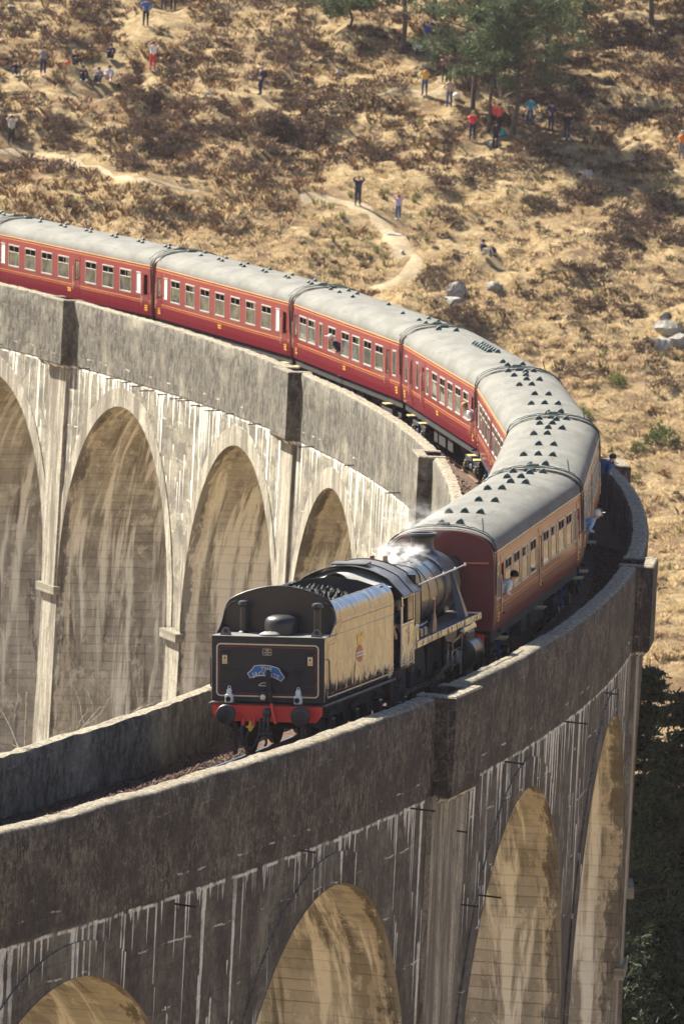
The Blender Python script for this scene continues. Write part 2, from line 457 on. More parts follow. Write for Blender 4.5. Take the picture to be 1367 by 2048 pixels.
def rock_mat():
    t = NT('lichened_rock')
    P = t.pos()
    c = t.mix(t.ramp(t.noise(P, 1.4, 5, .7), .35, .65), (.24, .23, .205), (.40, .38, .335))
    c = t.mix(t.ramp(t.noise(P, 5, 5, .75), .55, .68), c, (.13, .12, .10))
    c = t.mix(t.ramp(t.noise(P, 1.0, 4, .7), .60, .70), c, (.21, .19, .06))
    t.bsdf(c, .9, t.bump(t.noise(P, 4, 6, .75), .8, .12), spec=.25)
    return t.m
MAT['rock'] = rock_mat()

# ------------------------------------------------------------------ terrain
HX, HY = math.cos(YAW), math.sin(YAW)          # horizontal view direction; rt0 points right
_D = [-400, -60, -6, 0, 6, 22, 60, 110, 150, 330, 352, 380, 420, 450, 480, 520, 600, 800, 1500, 3500]
_Z = [60, 26, 20.1, 20.0, 19.2, 14, 2, -16, -26.5, -27, -23.5, -17.6, -13.4, -7.9, -1.4, 8.9, 29, 74, 170, 330]
PATH = []
def path_mask(x, y, w0, w1):
    m = np.full(np.shape(x), 1e9)
    for line in PATH:
        for (x0, y0), (x1, y1) in zip(line[:-1], line[1:]):
            ex, ey = x1 - x0, y1 - y0
            t = np.clip(((x - x0) * ex + (y - y0) * ey) / (ex * ex + ey * ey + 1e-9), 0, 1)
            m = np.minimum(m, np.hypot(x - x0 - t * ex, y - y0 - t * ey))
    return np.clip((w1 - m) / (w1 - w0), 0, 1)
def terrain_z(x, y, paths=True):
    x = np.asarray(x, dtype=float); y = np.asarray(y, dtype=float)
    dx, dy = x - CAM.x, y - CAM.y
    d = dx * HX + dy * HY; l = dx * rt0.x + dy * rt0.y
    z = np.interp(d + 7 * vnoise(l / 40, d / 60, 3) * np.clip((d - 340) / 60, 0, 1), _D, _Z)
    far = np.clip((d - 345) / 40, 0, 1)
    amp = far * np.clip((d - 400) / 60, .35, 1)
    z = z + amp * (1.1 * vnoise(l / 7.0, d / 9.0, 11) + .65 * vnoise(l / 3.1, d / 3.6, 12))
    rough = far * (.30 * vnoise(l / 1.5, d / 1.7, 13) + .20 * vnoise(l / .75, d / .8, 14))
    z = z + (rough * (1 - path_mask(x, y, 1.0, 2.2)) if PATH and paths else rough)
    # distant hills to either side
    z = z + np.clip((np.abs(l) - 120) / 500, 0, 1.5) * 45 * np.clip((d + 100) / 300, 0, 1)
    return z
def pixel_ray(u, v):
    return fwd + rgt * ((u - 683.5) / FPX) - upv * ((v - 1024) / FPX)
def at_many(U, V):
    """where sight lines through photo pixels meet the hillside (world points)"""
    U = np.atleast_1d(np.asarray(U, float)); V = np.atleast_1d(np.asarray(V, float)); out = np.empty((len(U), 3))
    F, Rg, Up, C0 = (np.array(q) for q in (fwd, rgt, upv, CAM))
    ts = np.arange(352, 640, .5)
    for i in range(0, len(U), 400):
        u, v = U[i:i + 400], V[i:i + 400]
        d = F + Rg * ((u - 683.5) / FPX)[:, None] - Up * ((v - 1024) / FPX)[:, None]
        P = C0 + d[:, None, :] * ts[None, :, None]
        k = np.argmax(P[..., 2] < terrain_z(P[..., 0], P[..., 1], False), 1); k[k == 0] = len(ts) - 1
        tt = ts[k - 1][:, None] + np.linspace(0, .5, 16)[None]
        P = C0 + d[:, None, :] * tt[..., None]
        j = np.argmax(P[..., 2] < terrain_z(P[..., 0], P[..., 1], False), 1)
        P = P[np.arange(len(u)), j]; P[:, 2] = terrain_z(P[:, 0], P[:, 1]); out[i:i + 400] = P
    return out
def at(u, v): return Vector(at_many(u, v)[0])
def make_ground():
    def axis(fine0, fine1, step, lo, hi, grow):
        a = list(np.arange(fine0, fine1, step)); s = step; q = fine1
        while q < hi: a.append(q); s *= grow; q += s
        a.append(hi); s = step; q = fine0 - step; pre = []
        while q > lo: pre.append(q); s *= grow; q -= s
        pre.append(lo)
        return np.array(pre[::-1] + a)
    L = axis(-30, 30, .36, -2500, 2500, 1.16); Dv = axis(352, 600, .36, -500, 3400, 1.16)
    l, d = np.meshgrid(L, Dv)
    x = CAM.x + d * HX + l * rt0.x; y = CAM.y + d * HY + l * rt0.y
    z = terrain_z(x, y)
    nv, nu = x.shape
    co = np.stack([x, y, z], -1).reshape(-1, 3).astype(np.float32)
    i = np.arange(nv * nu).reshape(nv, nu)
    q = np.stack([i[:-1, :-1], i[:-1, 1:], i[1:, 1:], i[1:, :-1]], -1).reshape(-1, 4)
    me = bpy.data.meshes.new('ground'); np_mesh(me, co, q)
    me.materials.append(MAT['ground'])
    me.polygons.foreach_set('use_smooth', [True] * len(me.polygons))
    o = link('hillside', me); o['kind'] = 'structure'
    return o
def np_mesh(me, co, q):
    co = np.asarray(co, dtype=np.float32); q = np.asarray(q, dtype=np.int32); k = q.shape[1]
    me.vertices.add(len(co)); me.vertices.foreach_set('co', co.ravel())
    me.loops.add(q.size); me.loops.foreach_set('vertex_index', q.ravel())
    me.polygons.add(len(q)); me.polygons.foreach_set('loop_start', np.arange(0, q.size, k, dtype=np.int32))
    me.polygons.foreach_set('loop_total', np.full(len(q), k, dtype=np.int32))
    me.update(calc_edges=True); me.validate()
for line in ([(-60, 283), (0, 292), (60, 300), (130, 320), (200, 340), (270, 358), (340, 372), (410, 382)],
             [(600, 398), (660, 405), (715, 416), (745, 440), (775, 470), (800, 492), (832, 518), (825, 540), (775, 562), (735, 580)],
             [(900, 168), (862, 192), (800, 178), (740, 186)]):
    PATH.append([(p.x, p.y) for p in (at(u, v) for u, v in line)])
make_ground()
def make_path():
    for i, line in enumerate(PATH):
        pts = [Vector((x, y, 0)) for x, y in line]; dense = []
        for a, b in zip(pts[:-1], pts[1:]):
            n = max(1, int((b - a).length / .3)); dense += [a.lerp(b, k / n) for k in range(n)]
        for _ in range(6): dense = [dense[0]] + [(dense[k - 1] + dense[k] * 2 + dense[k + 1]) / 4 for k in range(1, len(dense) - 1)] + [dense[-1]]
        rows = []
        for k, p in enumerate(dense):
            t = (dense[min(k + 1, len(dense) - 1)] - dense[max(k - 1, 0)]).normalized(); q = Vector((-t.y, t.x, 0))
            w = (.28, .42, .26)[i] * (1 + .35 * math.sin(k * .7) + .3 * math.sin(k * .23)) + .25 * (1 if i == 1 and .15 < k / len(dense) < .7 else 0)
            row = []
            for j in range(7):
                f = (j - 3) / 3; P = p + q * w * f
                row.append((P.x, P.y, float(terrain_z(P.x, P.y)) + .035 - .05 * abs(f) ** 3))
            rows.append(row)
        o = MB().strip(rows).build('path', MAT['path'], None, 60); o['kind'] = 'structure'
make_path()

# ------------------------------------------------------------------ the viaduct
NR, NRI = 2.80, 2.30            # outer and inner face of the parapet on the outside of the curve
NL, NLI = -3.00, -2.58          # the same on the inside of the curve
ARCH_R, ARCH_Z = 7.65, -9.8
ARCHES = [-72.0, -54.9, -37.8, -20.8, -3.7, 16.9, 34.0, 51.2, 68.5, 85.9, 103.4, 120.9, 138.3, 155.6, 172.9, 190.2, 207.5]
PIERS = [(ARCHES[i] + ARCHES[i + 1]) / 2 for i in range(len(ARCHES) - 1)]
REFUGE = [-29.3, 6.5, 42.6, 77.2, 112.15, 146.95, 181.5]
def z_top(side, s): return 1.2 if side > 0 else .95 + .0033 * max(s, 0)
viaduct = thing('viaduct', 'long curved concrete railway viaduct of tall round arches carrying the train', 'viaduct', (R, 0, -30))
def vp(name, mb, mat, smooth=None):
    o = mb.build(name, mat, None, smooth)
    o.parent = viaduct; o.location = (-R, 0, 30)
    return o
def wall_sheet(side):
    nf = NR if side > 0 else NL
    for i in range(len(ARCHES)):
        c = ARCHES[i]
        s0 = PIERS[i - 1] if i > 0 else c - 8.6
        s1 = PIERS[i] if i < len(PIERS) else c + 8.6
        ss = sorted(set([round(q, 4) for q in [s0, s1, c - ARCH_R, c + ARCH_R]] + [round(c + ARCH_R * math.cos(math.pi * k / 48), 4) for k in range(1, 48)]))
        mb = MB(); rows = []; uv = []
        for s in ss:
            e = abs(s - c)
            zb = ARCH_Z + math.sqrt(max(0, ARCH_R ** 2 - e * e)) if e <= ARCH_R else ARCH_Z
            zs = [zb + (-1.08 - zb) * k / 3 for k in range(4)]
            nn = nf - side * .025
            rows.append([tp(s, nn, z) for z in zs]); uv.append([(s, z) for z in zs])
        mb.strip(rows, uv=uv)
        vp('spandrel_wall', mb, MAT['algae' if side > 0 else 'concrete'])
        # arch ring, cast in two halves with an open joint at the crown
        for h in (0, 1):
            mb = MB(); K = 20
            r0, r1, pr = ARCH_R, ARCH_R + .72, .02
            inner = []; outer = []; ui = []; uo = []; bk = []
            for k in range(K + 1):
                an = (math.pi / 2 - .003) * k / K
                an = an if h == 0 else math.pi - an
                def P(r, n):
                    return tp(c + r * math.cos(an), n, ARCH_Z + r * math.sin(an))
                nn = nf + side * pr
                inner.append(P(r0, nn)); outer.append(P(r1, nn)); bk.append(P(r1, nf - side * .03))
                ui.append((c + r0 * math.cos(an), ARCH_Z + r0 * math.sin(an))); uo.append((c + r1 * math.cos(an), ARCH_Z + r1 * math.sin(an)))
            ib = [tp(0, 0, 0)] * 0
            mb.strip([inner, outer, bk], uv=[ui, uo, uo])
            e0 = [inner[-1], outer[-1], bk[-1]]
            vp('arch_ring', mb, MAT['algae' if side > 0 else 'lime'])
def barrels():
    for c in ARCHES:
        mb = MB(); rows = []; uv = []; K = 44
        n0, n1 = NL - .035, NR + .035
        for k in range(K + 1):
            an = math.pi * k / K
            rows.append([tp(c + ARCH_R * math.cos(an), n, ARCH_Z + ARCH_R * math.sin(an)) for n in np.linspace(n0, n1, 5)])
            v = ARCH_R * an + c * 7.31
            uv.append([(q, v) for q in np.linspace(0, 5.8, 5)])
        mb.strip(rows, uv=uv)
        vp('arch_barrel', mb, MAT['barrel'], 40)
def piers():
    ends = [ARCHES[0] - 8.6] + PIERS + [ARCHES[-1] + 8.6]
    for p in ends:
        big = min(abs(p - q) for q in REFUGE) < 1.0
        rgtA = min([a for a in ARCHES if a > p] or [p + 8.6]); lftA = max([a for a in ARCHES if a < p] or [p - 8.6])
        hw = max(.7, min((rgtA - ARCH_R - p), (p - lftA + -ARCH_R)))
        # shaft below the springing, slightly battered: end faces and the two sides under the barrels
        mb = MB()
        lv = ((-9.8, 0), (-14, .05), (-19, .14), (-34, .5))
        for sg in (-1, 1):
            rows = [[tp(p + sg * (hw - .05 + g), n, z) for n in np.linspace(NL - g, NR + g, 4)] for z, g in lv]
            mb.strip(rows, 1, uv=[[(q, z + 9.8 + (p + sg * 8.65) * 7.31 + (0 if sg < 0 else 24)) for q in np.linspace(0, 5.8, 4)] for z, g in lv])
        for nf, sd in ((NR, 1), (NL, -1)):
            rows = [[tp(p + q * (hw - .05 + g), nf + sd * g, z) for q in (-1, 0, 1)] for z, g in lv]
            mb.strip(rows, 0, uv=[[(p + q, z) for q in (-1, 0, 1)] for z, g in lv])
        vp('pier', mb, [MAT['lime'], MAT['barrel']])
        # impost ledges on the two outer faces
        for nf, sd in ((NR, 1), (NL, -1)):
            mb = MB(); a = hw + .16
            poly = [(-a, nf - sd * .06), (a, nf - sd * .06), (a, nf + sd * .22), (-a, nf + sd * .22)]
            vs = [tp(p + q, n, z) for z in (-10.25, -9.93) for q, n in poly]
            mb.add(vs, [(0, 1, 2, 3), (7, 6, 5, 4), (0, 4, 5, 1), (1, 5, 6, 2), (2, 6, 7, 3), (3, 7, 4, 0)], uv=[(p, v[2]) for v in vs])
            vp('impost_ledge', mb, MAT['concrete'])
        if big:
            for side, nf in ((1, NR), (-1, NL)):
                w0, w1 = (1.15, .8) if hw < 1.5 else (1.9, 1.5)
                mb = MB(); g = nf + side * .10
                rows = []; uv = []
                for k in range(8):
                    z = -1.05 - 8.88 * k / 7; w = w0 + (w1 - w0) * k / 7
                    rows.append([tp(p - w, nf - side * .05, z), tp(p - w, g, z), tp(p, g, z), tp(p + w, g, z), tp(p + w, nf - side * .05, z)])
                    uv.append([(p - w - .1, z), (p - w, z), (p, z), (p + w, z), (p + w + .1, z)])
                mb.strip(rows, uv=uv)
                vp('pilaster', mb, MAT['lime'])
def parapets():
    rng = random.Random(3)
    for side in (1, -1):
        no, ni = (NR, NRI) if side > 0 else (NL, NLI)
        cuts = [-80.5] + [c for c in REFUGE if side > 0 or c != 6.5] + [216]
        for i in range(len(cuts) - 1):
            s0 = cuts[i] + (0 if i == 0 else .9); s1 = cuts[i + 1] - (0 if i == len(cuts) - 2 else .9)
            n = int((s1 - s0) / .2); rows = []; uv = []; ph = rng.uniform(0, 50)
            ss = np.linspace(s0, s1, n + 1)
            j1 = vnoise(ss / .45, ss * 0 + ph, 5) * .022 + vnoise(ss / 3.1, ss * 0 + ph, 6) * .02
            j2 = vnoise(ss / .35, ss * 0 + ph + 9, 7) * .026
            j3 = vnoise(ss / .4, ss * 0 + ph + 19, 8) * .02
            for k, s in enumerate(ss):
                zt = z_top(side, s) + j1[k]
                sec = [(ni, -.75), (ni, zt - .10 + j3[k]), (ni + side * (.05 + j2[k]), zt), (no - side * .14, zt + .01), (no - side * (.05 - j2[k]), zt - .012), (no + j3[k] * .4, zt - .09 + j2[k]), (no, zt - .6), (no, -.2), (no, -1.08), (no - side * .06, -1.08)]
                rows.append([tp(s, q, z) for q, z in sec])
                uv.append([(s, z) for q, z in sec[:3]] + [(s, sec[3][1])] + [(s, z) for q, z in sec[4:]])
            mb = MB(); mb.strip(rows, uv=uv)
            for e in (0, -1):
                mb.add(rows[e], [tuple(range(len(rows[e])))], uv=uv[e])
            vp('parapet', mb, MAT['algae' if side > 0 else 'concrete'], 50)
        # refuges: boxes corbelled out over every second pier, hollow towards the track
        for c in REFUGE:
            if side < 0 and c == 6.5: continue
            zt = z_top(side, c) + .04; g = .46
            mb = MB()
            def blk(s0, s1, n0, n1, z0, z1, ch=0.0):
                vs = []
                for z, q in ((z0, ch), (z0 + ch, 0), (z1 - .04, 0), (z1, .04)):
                    for s, n in ((s0 + q, n0 + side * q * 0), (s1 - q, n0), (s1 - q, n1 - side * q), (s0 + q, n1 - side * q)):
                        vs.append(tp(s, n, z))
                fs = [(0, 1, 2, 3), (12, 13, 14, 15)]
                for r in range(3):
                    for k in range(4): fs.append((r * 4 + k, r * 4 + (k + 1) % 4, r * 4 + 4 + (k + 1) % 4, r * 4 + 4 + k))
                mb.add(vs, fs, uv=[(c + (k % 4) * .9, v[2]) for k, v in enumerate(vs)])
            hl = 1.45
            blk(c - hl, c - .9, ni, no + side * g, -1.06, zt, 0)
            blk(c + .9, c + hl, ni, no + side * g, -1.06, zt, 0)
            blk(c - .9, c + .9, no + side * (g - .32), no + side * g, -1.06, zt, 0)
            blk(c - .9, c + .9, ni, no + side * (g - .32), -1.06, -.45, 0)
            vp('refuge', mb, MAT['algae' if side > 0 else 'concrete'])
            # chamfered corbel under the box
            mb = MB(); vs = []
            for z, q, w in ((-1.06, g, hl), (-1.24, g - .16, hl - .06), (-1.26, .0, hl - .1)):
                for s, n in ((c - w, no - side * .05), (c + w, no - side * .05), (c + w, no + side * q), (c - w, no + side * q)): vs.append(tp(s, n, z))
            fs = []
            for r in range(2):
                for k in range(4): fs.append((r * 4 + k, r * 4 + (k + 1) % 4, r * 4 + 4 + (k + 1) % 4, r * 4 + 4 + k))
            mb.add(vs, fs + [(8, 9, 10, 11)], uv=[(c + (k % 4) * .9, v[2]) for k, v in enumerate(vs)])
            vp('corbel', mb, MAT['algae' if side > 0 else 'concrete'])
wall_sheet(1); wall_sheet(-1); barrels(); piers(); parapets()
DL = [(154.37, -.94), (143.12, -1.03), (139.01, -1.08), (137.4, -1.1), (135.77, -1.12), (134.18, -1.17), (132.28, -1.15), (129.98, -1.13), (128.55, -1.09), (127.31, -1.16), (125.92, -1.08), (124.25, -1.11), (121.85, -1.03), (117.39, -1.04), (107.53, -1.03), (99.04, -.95), (86.92, -.84)]
DR = [(-6.48, -1.07), (-14.94, -1.29), (3.0, -1.15), (7.5, -2.15), (13.55, -1.16), (22.79, -1.12), (31.68, -1.28), (8.68, -4.04), (10.87, -4.08)]
for lst, nf, sd in ((DL, NL, -1), (DR, NR, 1)):
    for k, (s, z) in enumerate(lst):
        ln = .42 + .12 * ((k * 7) % 3)
        vp('drain_pipe', MB().tube([tp(s, nf - sd * .1, z), tp(s, nf + sd * ln * .85, z - .03)], .023, 7), MAT['iron'], 60)
# deck: ballast bed and track
def ballast():
    rows = []
    ss = np.arange(-80, 216, .30); secs = [(NLI - .02, -.34), (-2.1, -.30), (-1.6, -.22), (-1.2, -.16), (-.6, -.17), (0, -.18), (.6, -.12), (1.2, -.10), (1.6, -.16), (2.0, -.26), (NRI + .02, -.32)]
    for s in ss:
        rows.append([tp(s, n, z + .03 * float(vnoise(np.array(s * 2.3), np.array(n * 2.3), 21)) + n * CANT * .5) for n, z in secs])
    o = MB().strip(rows).build('ballast_bed', MAT['ballast'], None, 60); o['kind'] = 'structure'
    # loose stones where they can be made out
    rng = np.random.default_rng(4); base = np.array([(1, 0, 0), (-1, 0, 0), (0, 1, 0), (0, -1, 0), (0, 0, 1), (0, 0, -1)], float)
    fc = np.array([(0, 2, 4), (2, 1, 4), (1, 3, 4), (3, 0, 4), (2, 0, 5), (1, 2, 5), (3, 1, 5), (0, 3, 5)])
    cos = []; fs = []; sec = np.array(secs); n_st = 0
    for s0, s1, n0, n1, num in ((-30, 4, -2.5, .4, 15000), (40, 62, 1.3, 2.28, 5000), (22, 40, 1.3, 2.28, 2500), (62, 100, -2.5, -1.2, 1500)):
        s = rng.uniform(s0, s1, num); n = rng.uniform(n0, n1, num)
        z = np.interp(n, sec[:, 0], sec[:, 1]) + n * CANT * .5 + .02
        k = (np.abs(np.abs(n) - .75) > .11)
        s, n, z = s[k], n[k], z[k]; num = len(s)
        th = s / R; P = np.stack([np.cos(th) * (R + n), np.sin(th) * (R + n), z], -1)
        V = base[None] * rng.uniform(.018, .05, (num, 1, 1)) * rng.uniform(.6, 1.3, (num, 6, 1)); a = rng.uniform(0, 6.28, num)
        ca, sa = np.cos(a)[:, None], np.sin(a)[:, None]
        V = np.stack([V[..., 0] * ca - V[..., 1] * sa, V[..., 0] * sa + V[..., 1] * ca, V[..., 2]], -1) + rng.normal(0, .006, (num, 6, 3))
        cos.append((V + P[:, None]).reshape(-1, 3)); fs.append((fc[None] + (np.arange(num) * 6)[:, None, None] + n_st * 6).reshape(-1, 3)); n_st += num
    me = bpy.data.meshes.new('ballast_stones'); np_mesh(me, np.concatenate(cos), np.concatenate(fs)); me.materials.append(MAT['ballast'])
    tag(link('ballast_stones', me), 'rusty brown ballast stones between the parapets', 'ballast', kind='stuff')
ballast()
track = thing('railway_track', 'single railway track curving along the viaduct deck under the train', 'track', tp(0, 0, 0))
def tk(name, mb, mats, smooth=None):
    o = mb.build(name, mats, None, smooth); o.parent = track; o.location = (-R, 0, 0); return o
for n in (-.755, .755):
    mb = MB(); rows = []
    dz = n * CANT
    for s in np.arange(-80, 216, 1.0):
        rows.append([tp(s, n + a, z + dz) for a, z in ((-.07, -.15), (-.07, -.13), (-.012, -.11), (-.012, -.04), (-.035, -.03), (-.035, 0), (.035, 0), (.035, -.03), (.012, -.04), (.012, -.11), (.07, -.13), (.07, -.15))])
    mb.strip(rows); m = len(rows[0]) - 1
    mb.mi = [1 if k % m == 5 else 0 for k in range(len(mb.f))]
    tk('rail', mb, [MAT['rail'], MAT['railtop']], 40)
slm = MB().box(-.125, .125, -1.3, 1.3, -.29, -.155, .015).mesh('sleeper', MAT['sleeper'])
for k in range(62):
    s = -36 + k * .65
    o = link('sleeper', slm, track); p = tp(s, 0, 0)
    o.location = (p[0] - R, p[1], 0); o.rotation_euler = (-CANT, 0, s / R + math.pi / 2)
# ------------------------------------------------------------------ train materials
def paint(name, color, rough=.3, coat=1.0, wave=0.0, dirt=.25, grime=(.05, .04, .035), ior=1.5):
    t = NT(name); O = t.obj(); P = t.pos()
    d = t.noise(P, 1.3, 5, .7)
    c = t.mix(t.mul(t.ramp(d, .45, .75), dirt), color, grime)
    st = t.noise(t.vmul(O, (5, 5, .5)), 1.2, 5, .7)
    c = t.mix(t.mul(t.ramp(st, .55, .75), dirt * .8), c, grime)
    nrm = None
    if wave:
        w = t.noise(t.vmul(O, (1.3, 1.3, .75)), 1.6, 3, .5, .5)
        nrm = t.bump(w, 1.0, wave)
    p = t.bsdf(c, rough, nrm, coat=coat)
    if nrm is not None: t.link(nrm, p.inputs['Coat Normal'])
    p.inputs['Coat IOR'].default_value = ior
    return t.m
def roof_mat():
    t = NT('carriage_roof_grey'); O = t.obj()
    c = t.mix(t.ramp(t.noise(t.vmul(O, (.5, 1.5, 1)), 1.0, 5, .65), .3, .7), (.135, .133, .120), (.185, .183, .165))
    c = t.mix(t.mul(t.ramp(t.noise(t.vmul(O, (.25, 3, 1)), 2.0, 6, .8), .5, .66), .3), c, (.062, .060, .057))
    t.bsdf(c, .8, t.bump(t.noise(O, 3.0, 3), .3, .02), spec=.2)
    return t.m
def glass_mat():
    t = NT('carriage_window_glass')
    g = t.n('ShaderNodeBsdfGlossy'); g.inputs['Roughness'].default_value = .03; g.inputs[0].default_value = (.95, .97, .95, 1)
    tr = t.n('ShaderNodeBsdfTransparent'); tr.inputs[0].default_value = (.72, .78, .74, 1)
    df = t.n('ShaderNodeBsdfDiffuse'); t.put(df.inputs[0], t.mix(t.ramp(t.noise(t.pos(), 2.5, 4), .35, .65), (.06, .068, .058), (.36, .38, .34)))
    m1 = t.n('ShaderNodeMixShader'); m1.inputs[0].default_value = .30
    t.link(tr.outputs[0], m1.inputs[1]); t.link(df.outputs[0], m1.inputs[2])
    f = t.n('ShaderNodeFresnel'); f.inputs[0].default_value = 1.55
    m2 = t.n('ShaderNodeMixShader'); t.link(f.outputs[0], m2.inputs[0])
    t.link(m1.outputs[0], m2.inputs[1]); t.link(g.outputs[0], m2.inputs[2]); t.link(m2.outputs[0], t.out.inputs[0])
    return t.m
MAT.update(
    maroon=paint('maroon_coach_paint', (.185, .0045, .016), .40, .35, .012, .14),
    maroon_end=paint('dull_maroon_end', (.13, .022, .022), .5, .25, 0, .3),
    roof=roof_mat(), glass=glass_mat(),
    black=paint('gloss_black_paint', (.013, .013, .016), .38, .45, .006, .3, (.05, .045, .04)),
    tender_side=paint('gloss_black_tender_side', (.012, .012, .015), .16, 1.0, .04, .05, (.03, .026, .024), 2.3),
    satin=paint('satin_black_paint', (.017, .016, .019), .45, .3, 0, .35, (.05, .042, .036)),
    smokebox=paint('smokebox_grey_black', (.035, .034, .036), .42, .35, .004, .4, (.085, .075, .065)),
    grimy=paint('grimy_underframe', (.022, .018, .017), .75, 0, 0, .5, (.06, .045, .035)),
    red=paint('buffer_beam_red', (.80, .055, .035), .42, .3, 0, .1, (.25, .03, .025)),
    steel=plain('bright_steel_rod', (.30, .29, .28), .3, .9),
    orange=plain('orange_lining', (.55, .21, .05), .45, vary=.1), cream=plain('cream_lining', (.74, .64, .42), .45, vary=.08),
    redline=plain('thin_red_lining', (.34, .03, .03), .45, vary=.1), white=plain('white_enamel', (.80, .79, .75), .4, vary=.06),
    blue=plain('headboard_blue', (.018, .16, .46), .35, coat=.5, vary=.06), silver=plain('polished_alloy', (.72, .70, .64), .35, .6, vary=.05),
    yellow=plain('warning_yellow', (.80, .47, .03), .5, vary=.1), damper=plain('damper_blue', (.018, .045, .22), .45, vary=.1),
    rubber=plain('rubber_hose', (.02, .019, .021), .55, vary=.3), ventgreen=plain('ventilator_dark_green', (.035, .055, .050), .5, vary=.3),
    frame=plain('window_frame_alloy', (.42, .39, .34), .4, .3, vary=.1), seat=plain('tartan_seat', (.16, .07, .05), .9, vary=.5, scale=9),
    linen=plain('white_headrest_linen', (.75, .72, .66), .9, vary=.1), inside=plain('dark_veneer_panelling', (.10, .065, .04), .7, vary=.2),
    coal=plain('coal', (.014, .014, .015), .8, vary=.6, scale=20), tarp=plain('grey_tarpaulin', (.30, .29, .275), .75, vary=.15, scale=2),
    stepy=plain('worn_yellow_step', (.36, .29, .11), .7, vary=.35), lens=plain('lamp_lens', (.75, .66, .45), .12, coat=1.0, vary=.05),
    brown=plain('leather_brown', (.25, .12, .06), .6), dirtyplate=plain('running_plate_oily', (.05, .055, .07), .35, .2, .3, vary=.5, scale=14),
    skin=plain('skin', (.62, .36, .26), .55, vary=.08), crest=plain('crest_gold', (.85, .52, .05), .4, vary=.1),
)
def vehicle(name, label, cat, s_c, bog, group=None):
    th = s_c / R; rc = math.sqrt(R * R - bog * bog)
    o = thing(name, label, cat, (math.cos(th) * rc, math.sin(th) * rc, 0), (-CANT, 0, th + math.pi / 2), group)
    return o
def text_mesh(body, size, mat, bend=None, spacing=1.0):
    """flat lettering in x (reading) / z (up), centred, facing -y"""
    cu = bpy.data.curves.new('t', 'FONT'); cu.body = body; cu.size = size; cu.align_x = 'CENTER'; cu.align_y = 'CENTER'
    cu.extrude = .002; cu.space_character = spacing; cu.resolution_u = 3; cu.offset = size * .012
    ob = bpy.data.objects.new('t', cu); col.objects.link(ob)
    dg = bpy.context.evaluated_depsgraph_get(); dg.update()
    me = bpy.data.meshes.new_from_object(ob.evaluated_get(dg))
    bpy.data.objects.remove(ob); bpy.data.curves.remove(cu)
    for v in me.vertices:
        x, y, z = v.co
        if bend:
            a = x / bend; rr = bend + y
            x, y = rr * math.sin(a), rr * math.cos(a) - bend
        v.co = (x, -z, y)
    me.materials.clear(); me.materials.append(mat)
    return me

# ------------------------------------------------------------------ carriages (x along the train away from the camera, +y inside of the curve)
CL = 19.583; HB = CL / 2; ZB, ZG, ZR = 1.31, 3.257, 3.87
PROF = [(1.335, ZB), (1.362, 1.55), (1.375, 1.80), (1.378, 2.07), (1.366, 2.95), (1.352, 3.13), (1.34, ZG)]
def halfw(z): return float(np.interp(z, [q[1] for q in PROF], [q[0] for q in PROF]))
def roof_sec(k, n=14):
    """angle parameter 0..n from right gutter over the ridge to the left gutter"""
    a = math.pi * k / n; c, s = math.cos(a), math.sin(a)
    e = .86
    return (-1.35 * math.copysign(abs(c) ** e, c), ZG - .01 + (ZR - ZG + .01) * abs(s) ** .92)
WIN = {'big': (1.36, 2.07, 2.95), 'narrow': (.62, 2.07, 2.95), 'frost': (.52, 2.12, 2.95), 'door': (.46, 2.09, 2.90)}
def win_frame(kind):
    def mk():
        w, z0, z1 = WIN[kind]; h = z1 - z0; b = .045
        mb = MB()
        mb.box(-w / 2 - .015, w / 2 + .015, -.02, .012, -b * .3, b, .006); mb.box(-w / 2 - .015, w / 2 + .015, -.02, .012, h - b, h + b * .3, .006)
        for q in (-1, 1): mb.box(q * (w / 2 - b / 2) - b / 2, q * (w / 2 - b / 2) + b / 2, -.02, .010, b, h - b, .006)
        if kind == 'big':
            mb.box(-w / 2 + b, w / 2 - b, -.018, .008, h * .66, h * .66 + .035, .005)
            mb.box(-.016, .016, -.018, .006, h * .66 + .035, h - b, .004)
        return mb.mesh('window', MAT['frame'])
    return shared(('wf', kind), mk)
def win_pane(kind, top=False):
    def mk():
        w, z0, z1 = WIN[kind]; h = z1 - z0; b = .045; mb = MB()
        if kind == 'big':
            if top: mb.box(-w / 2 + b, -w / 2 + b + .40, -.012, -.008, h * .69, h - b)
            else: mb.box(-w / 2 + b, w / 2 - b, -.012, -.006, b, h * .66)
        else: mb.box(-w / 2 + b, w / 2 - b, -.012, -.006, b, h - b)
        return mb.mesh('pane', MAT['linen'] if kind == 'frost' else MAT['glass'])
    return shared(('wp', kind, top), mk)
def door_mesh():
    def mk():
        mb = MB(); dw = .34
        rows = [1.36, 1.80, 2.05, 2.93, 3.1]
        for z0, z1 in zip(rows[:-1], rows[1:]):
            for x0, x1 in (((-dw, dw),) if z0 != 2.05 else ((-dw, -.235), (.235, dw))):
                y0, y1 = halfw(z0) + .009, halfw(z1) + .009
                mb.add([(x0, y0, z0), (x1, y0, z0), (x1, y1, z1), (x0, y1, z1)], [(0, 1, 2, 3)])
                mb.add([(x0, y0, z0), (x0, y0 - .02, z0), (x0, y1 - .02, z1), (x0, y1, z1)], [(0, 1, 2, 3)])
                mb.add([(x1, y0, z0), (x1, y0 - .02, z0), (x1, y1 - .02, z1), (x1, y1, z1)], [(0, 1, 2, 3)])
        return mb.mesh('door', MAT['maroon'])
    return shared('door', mk)
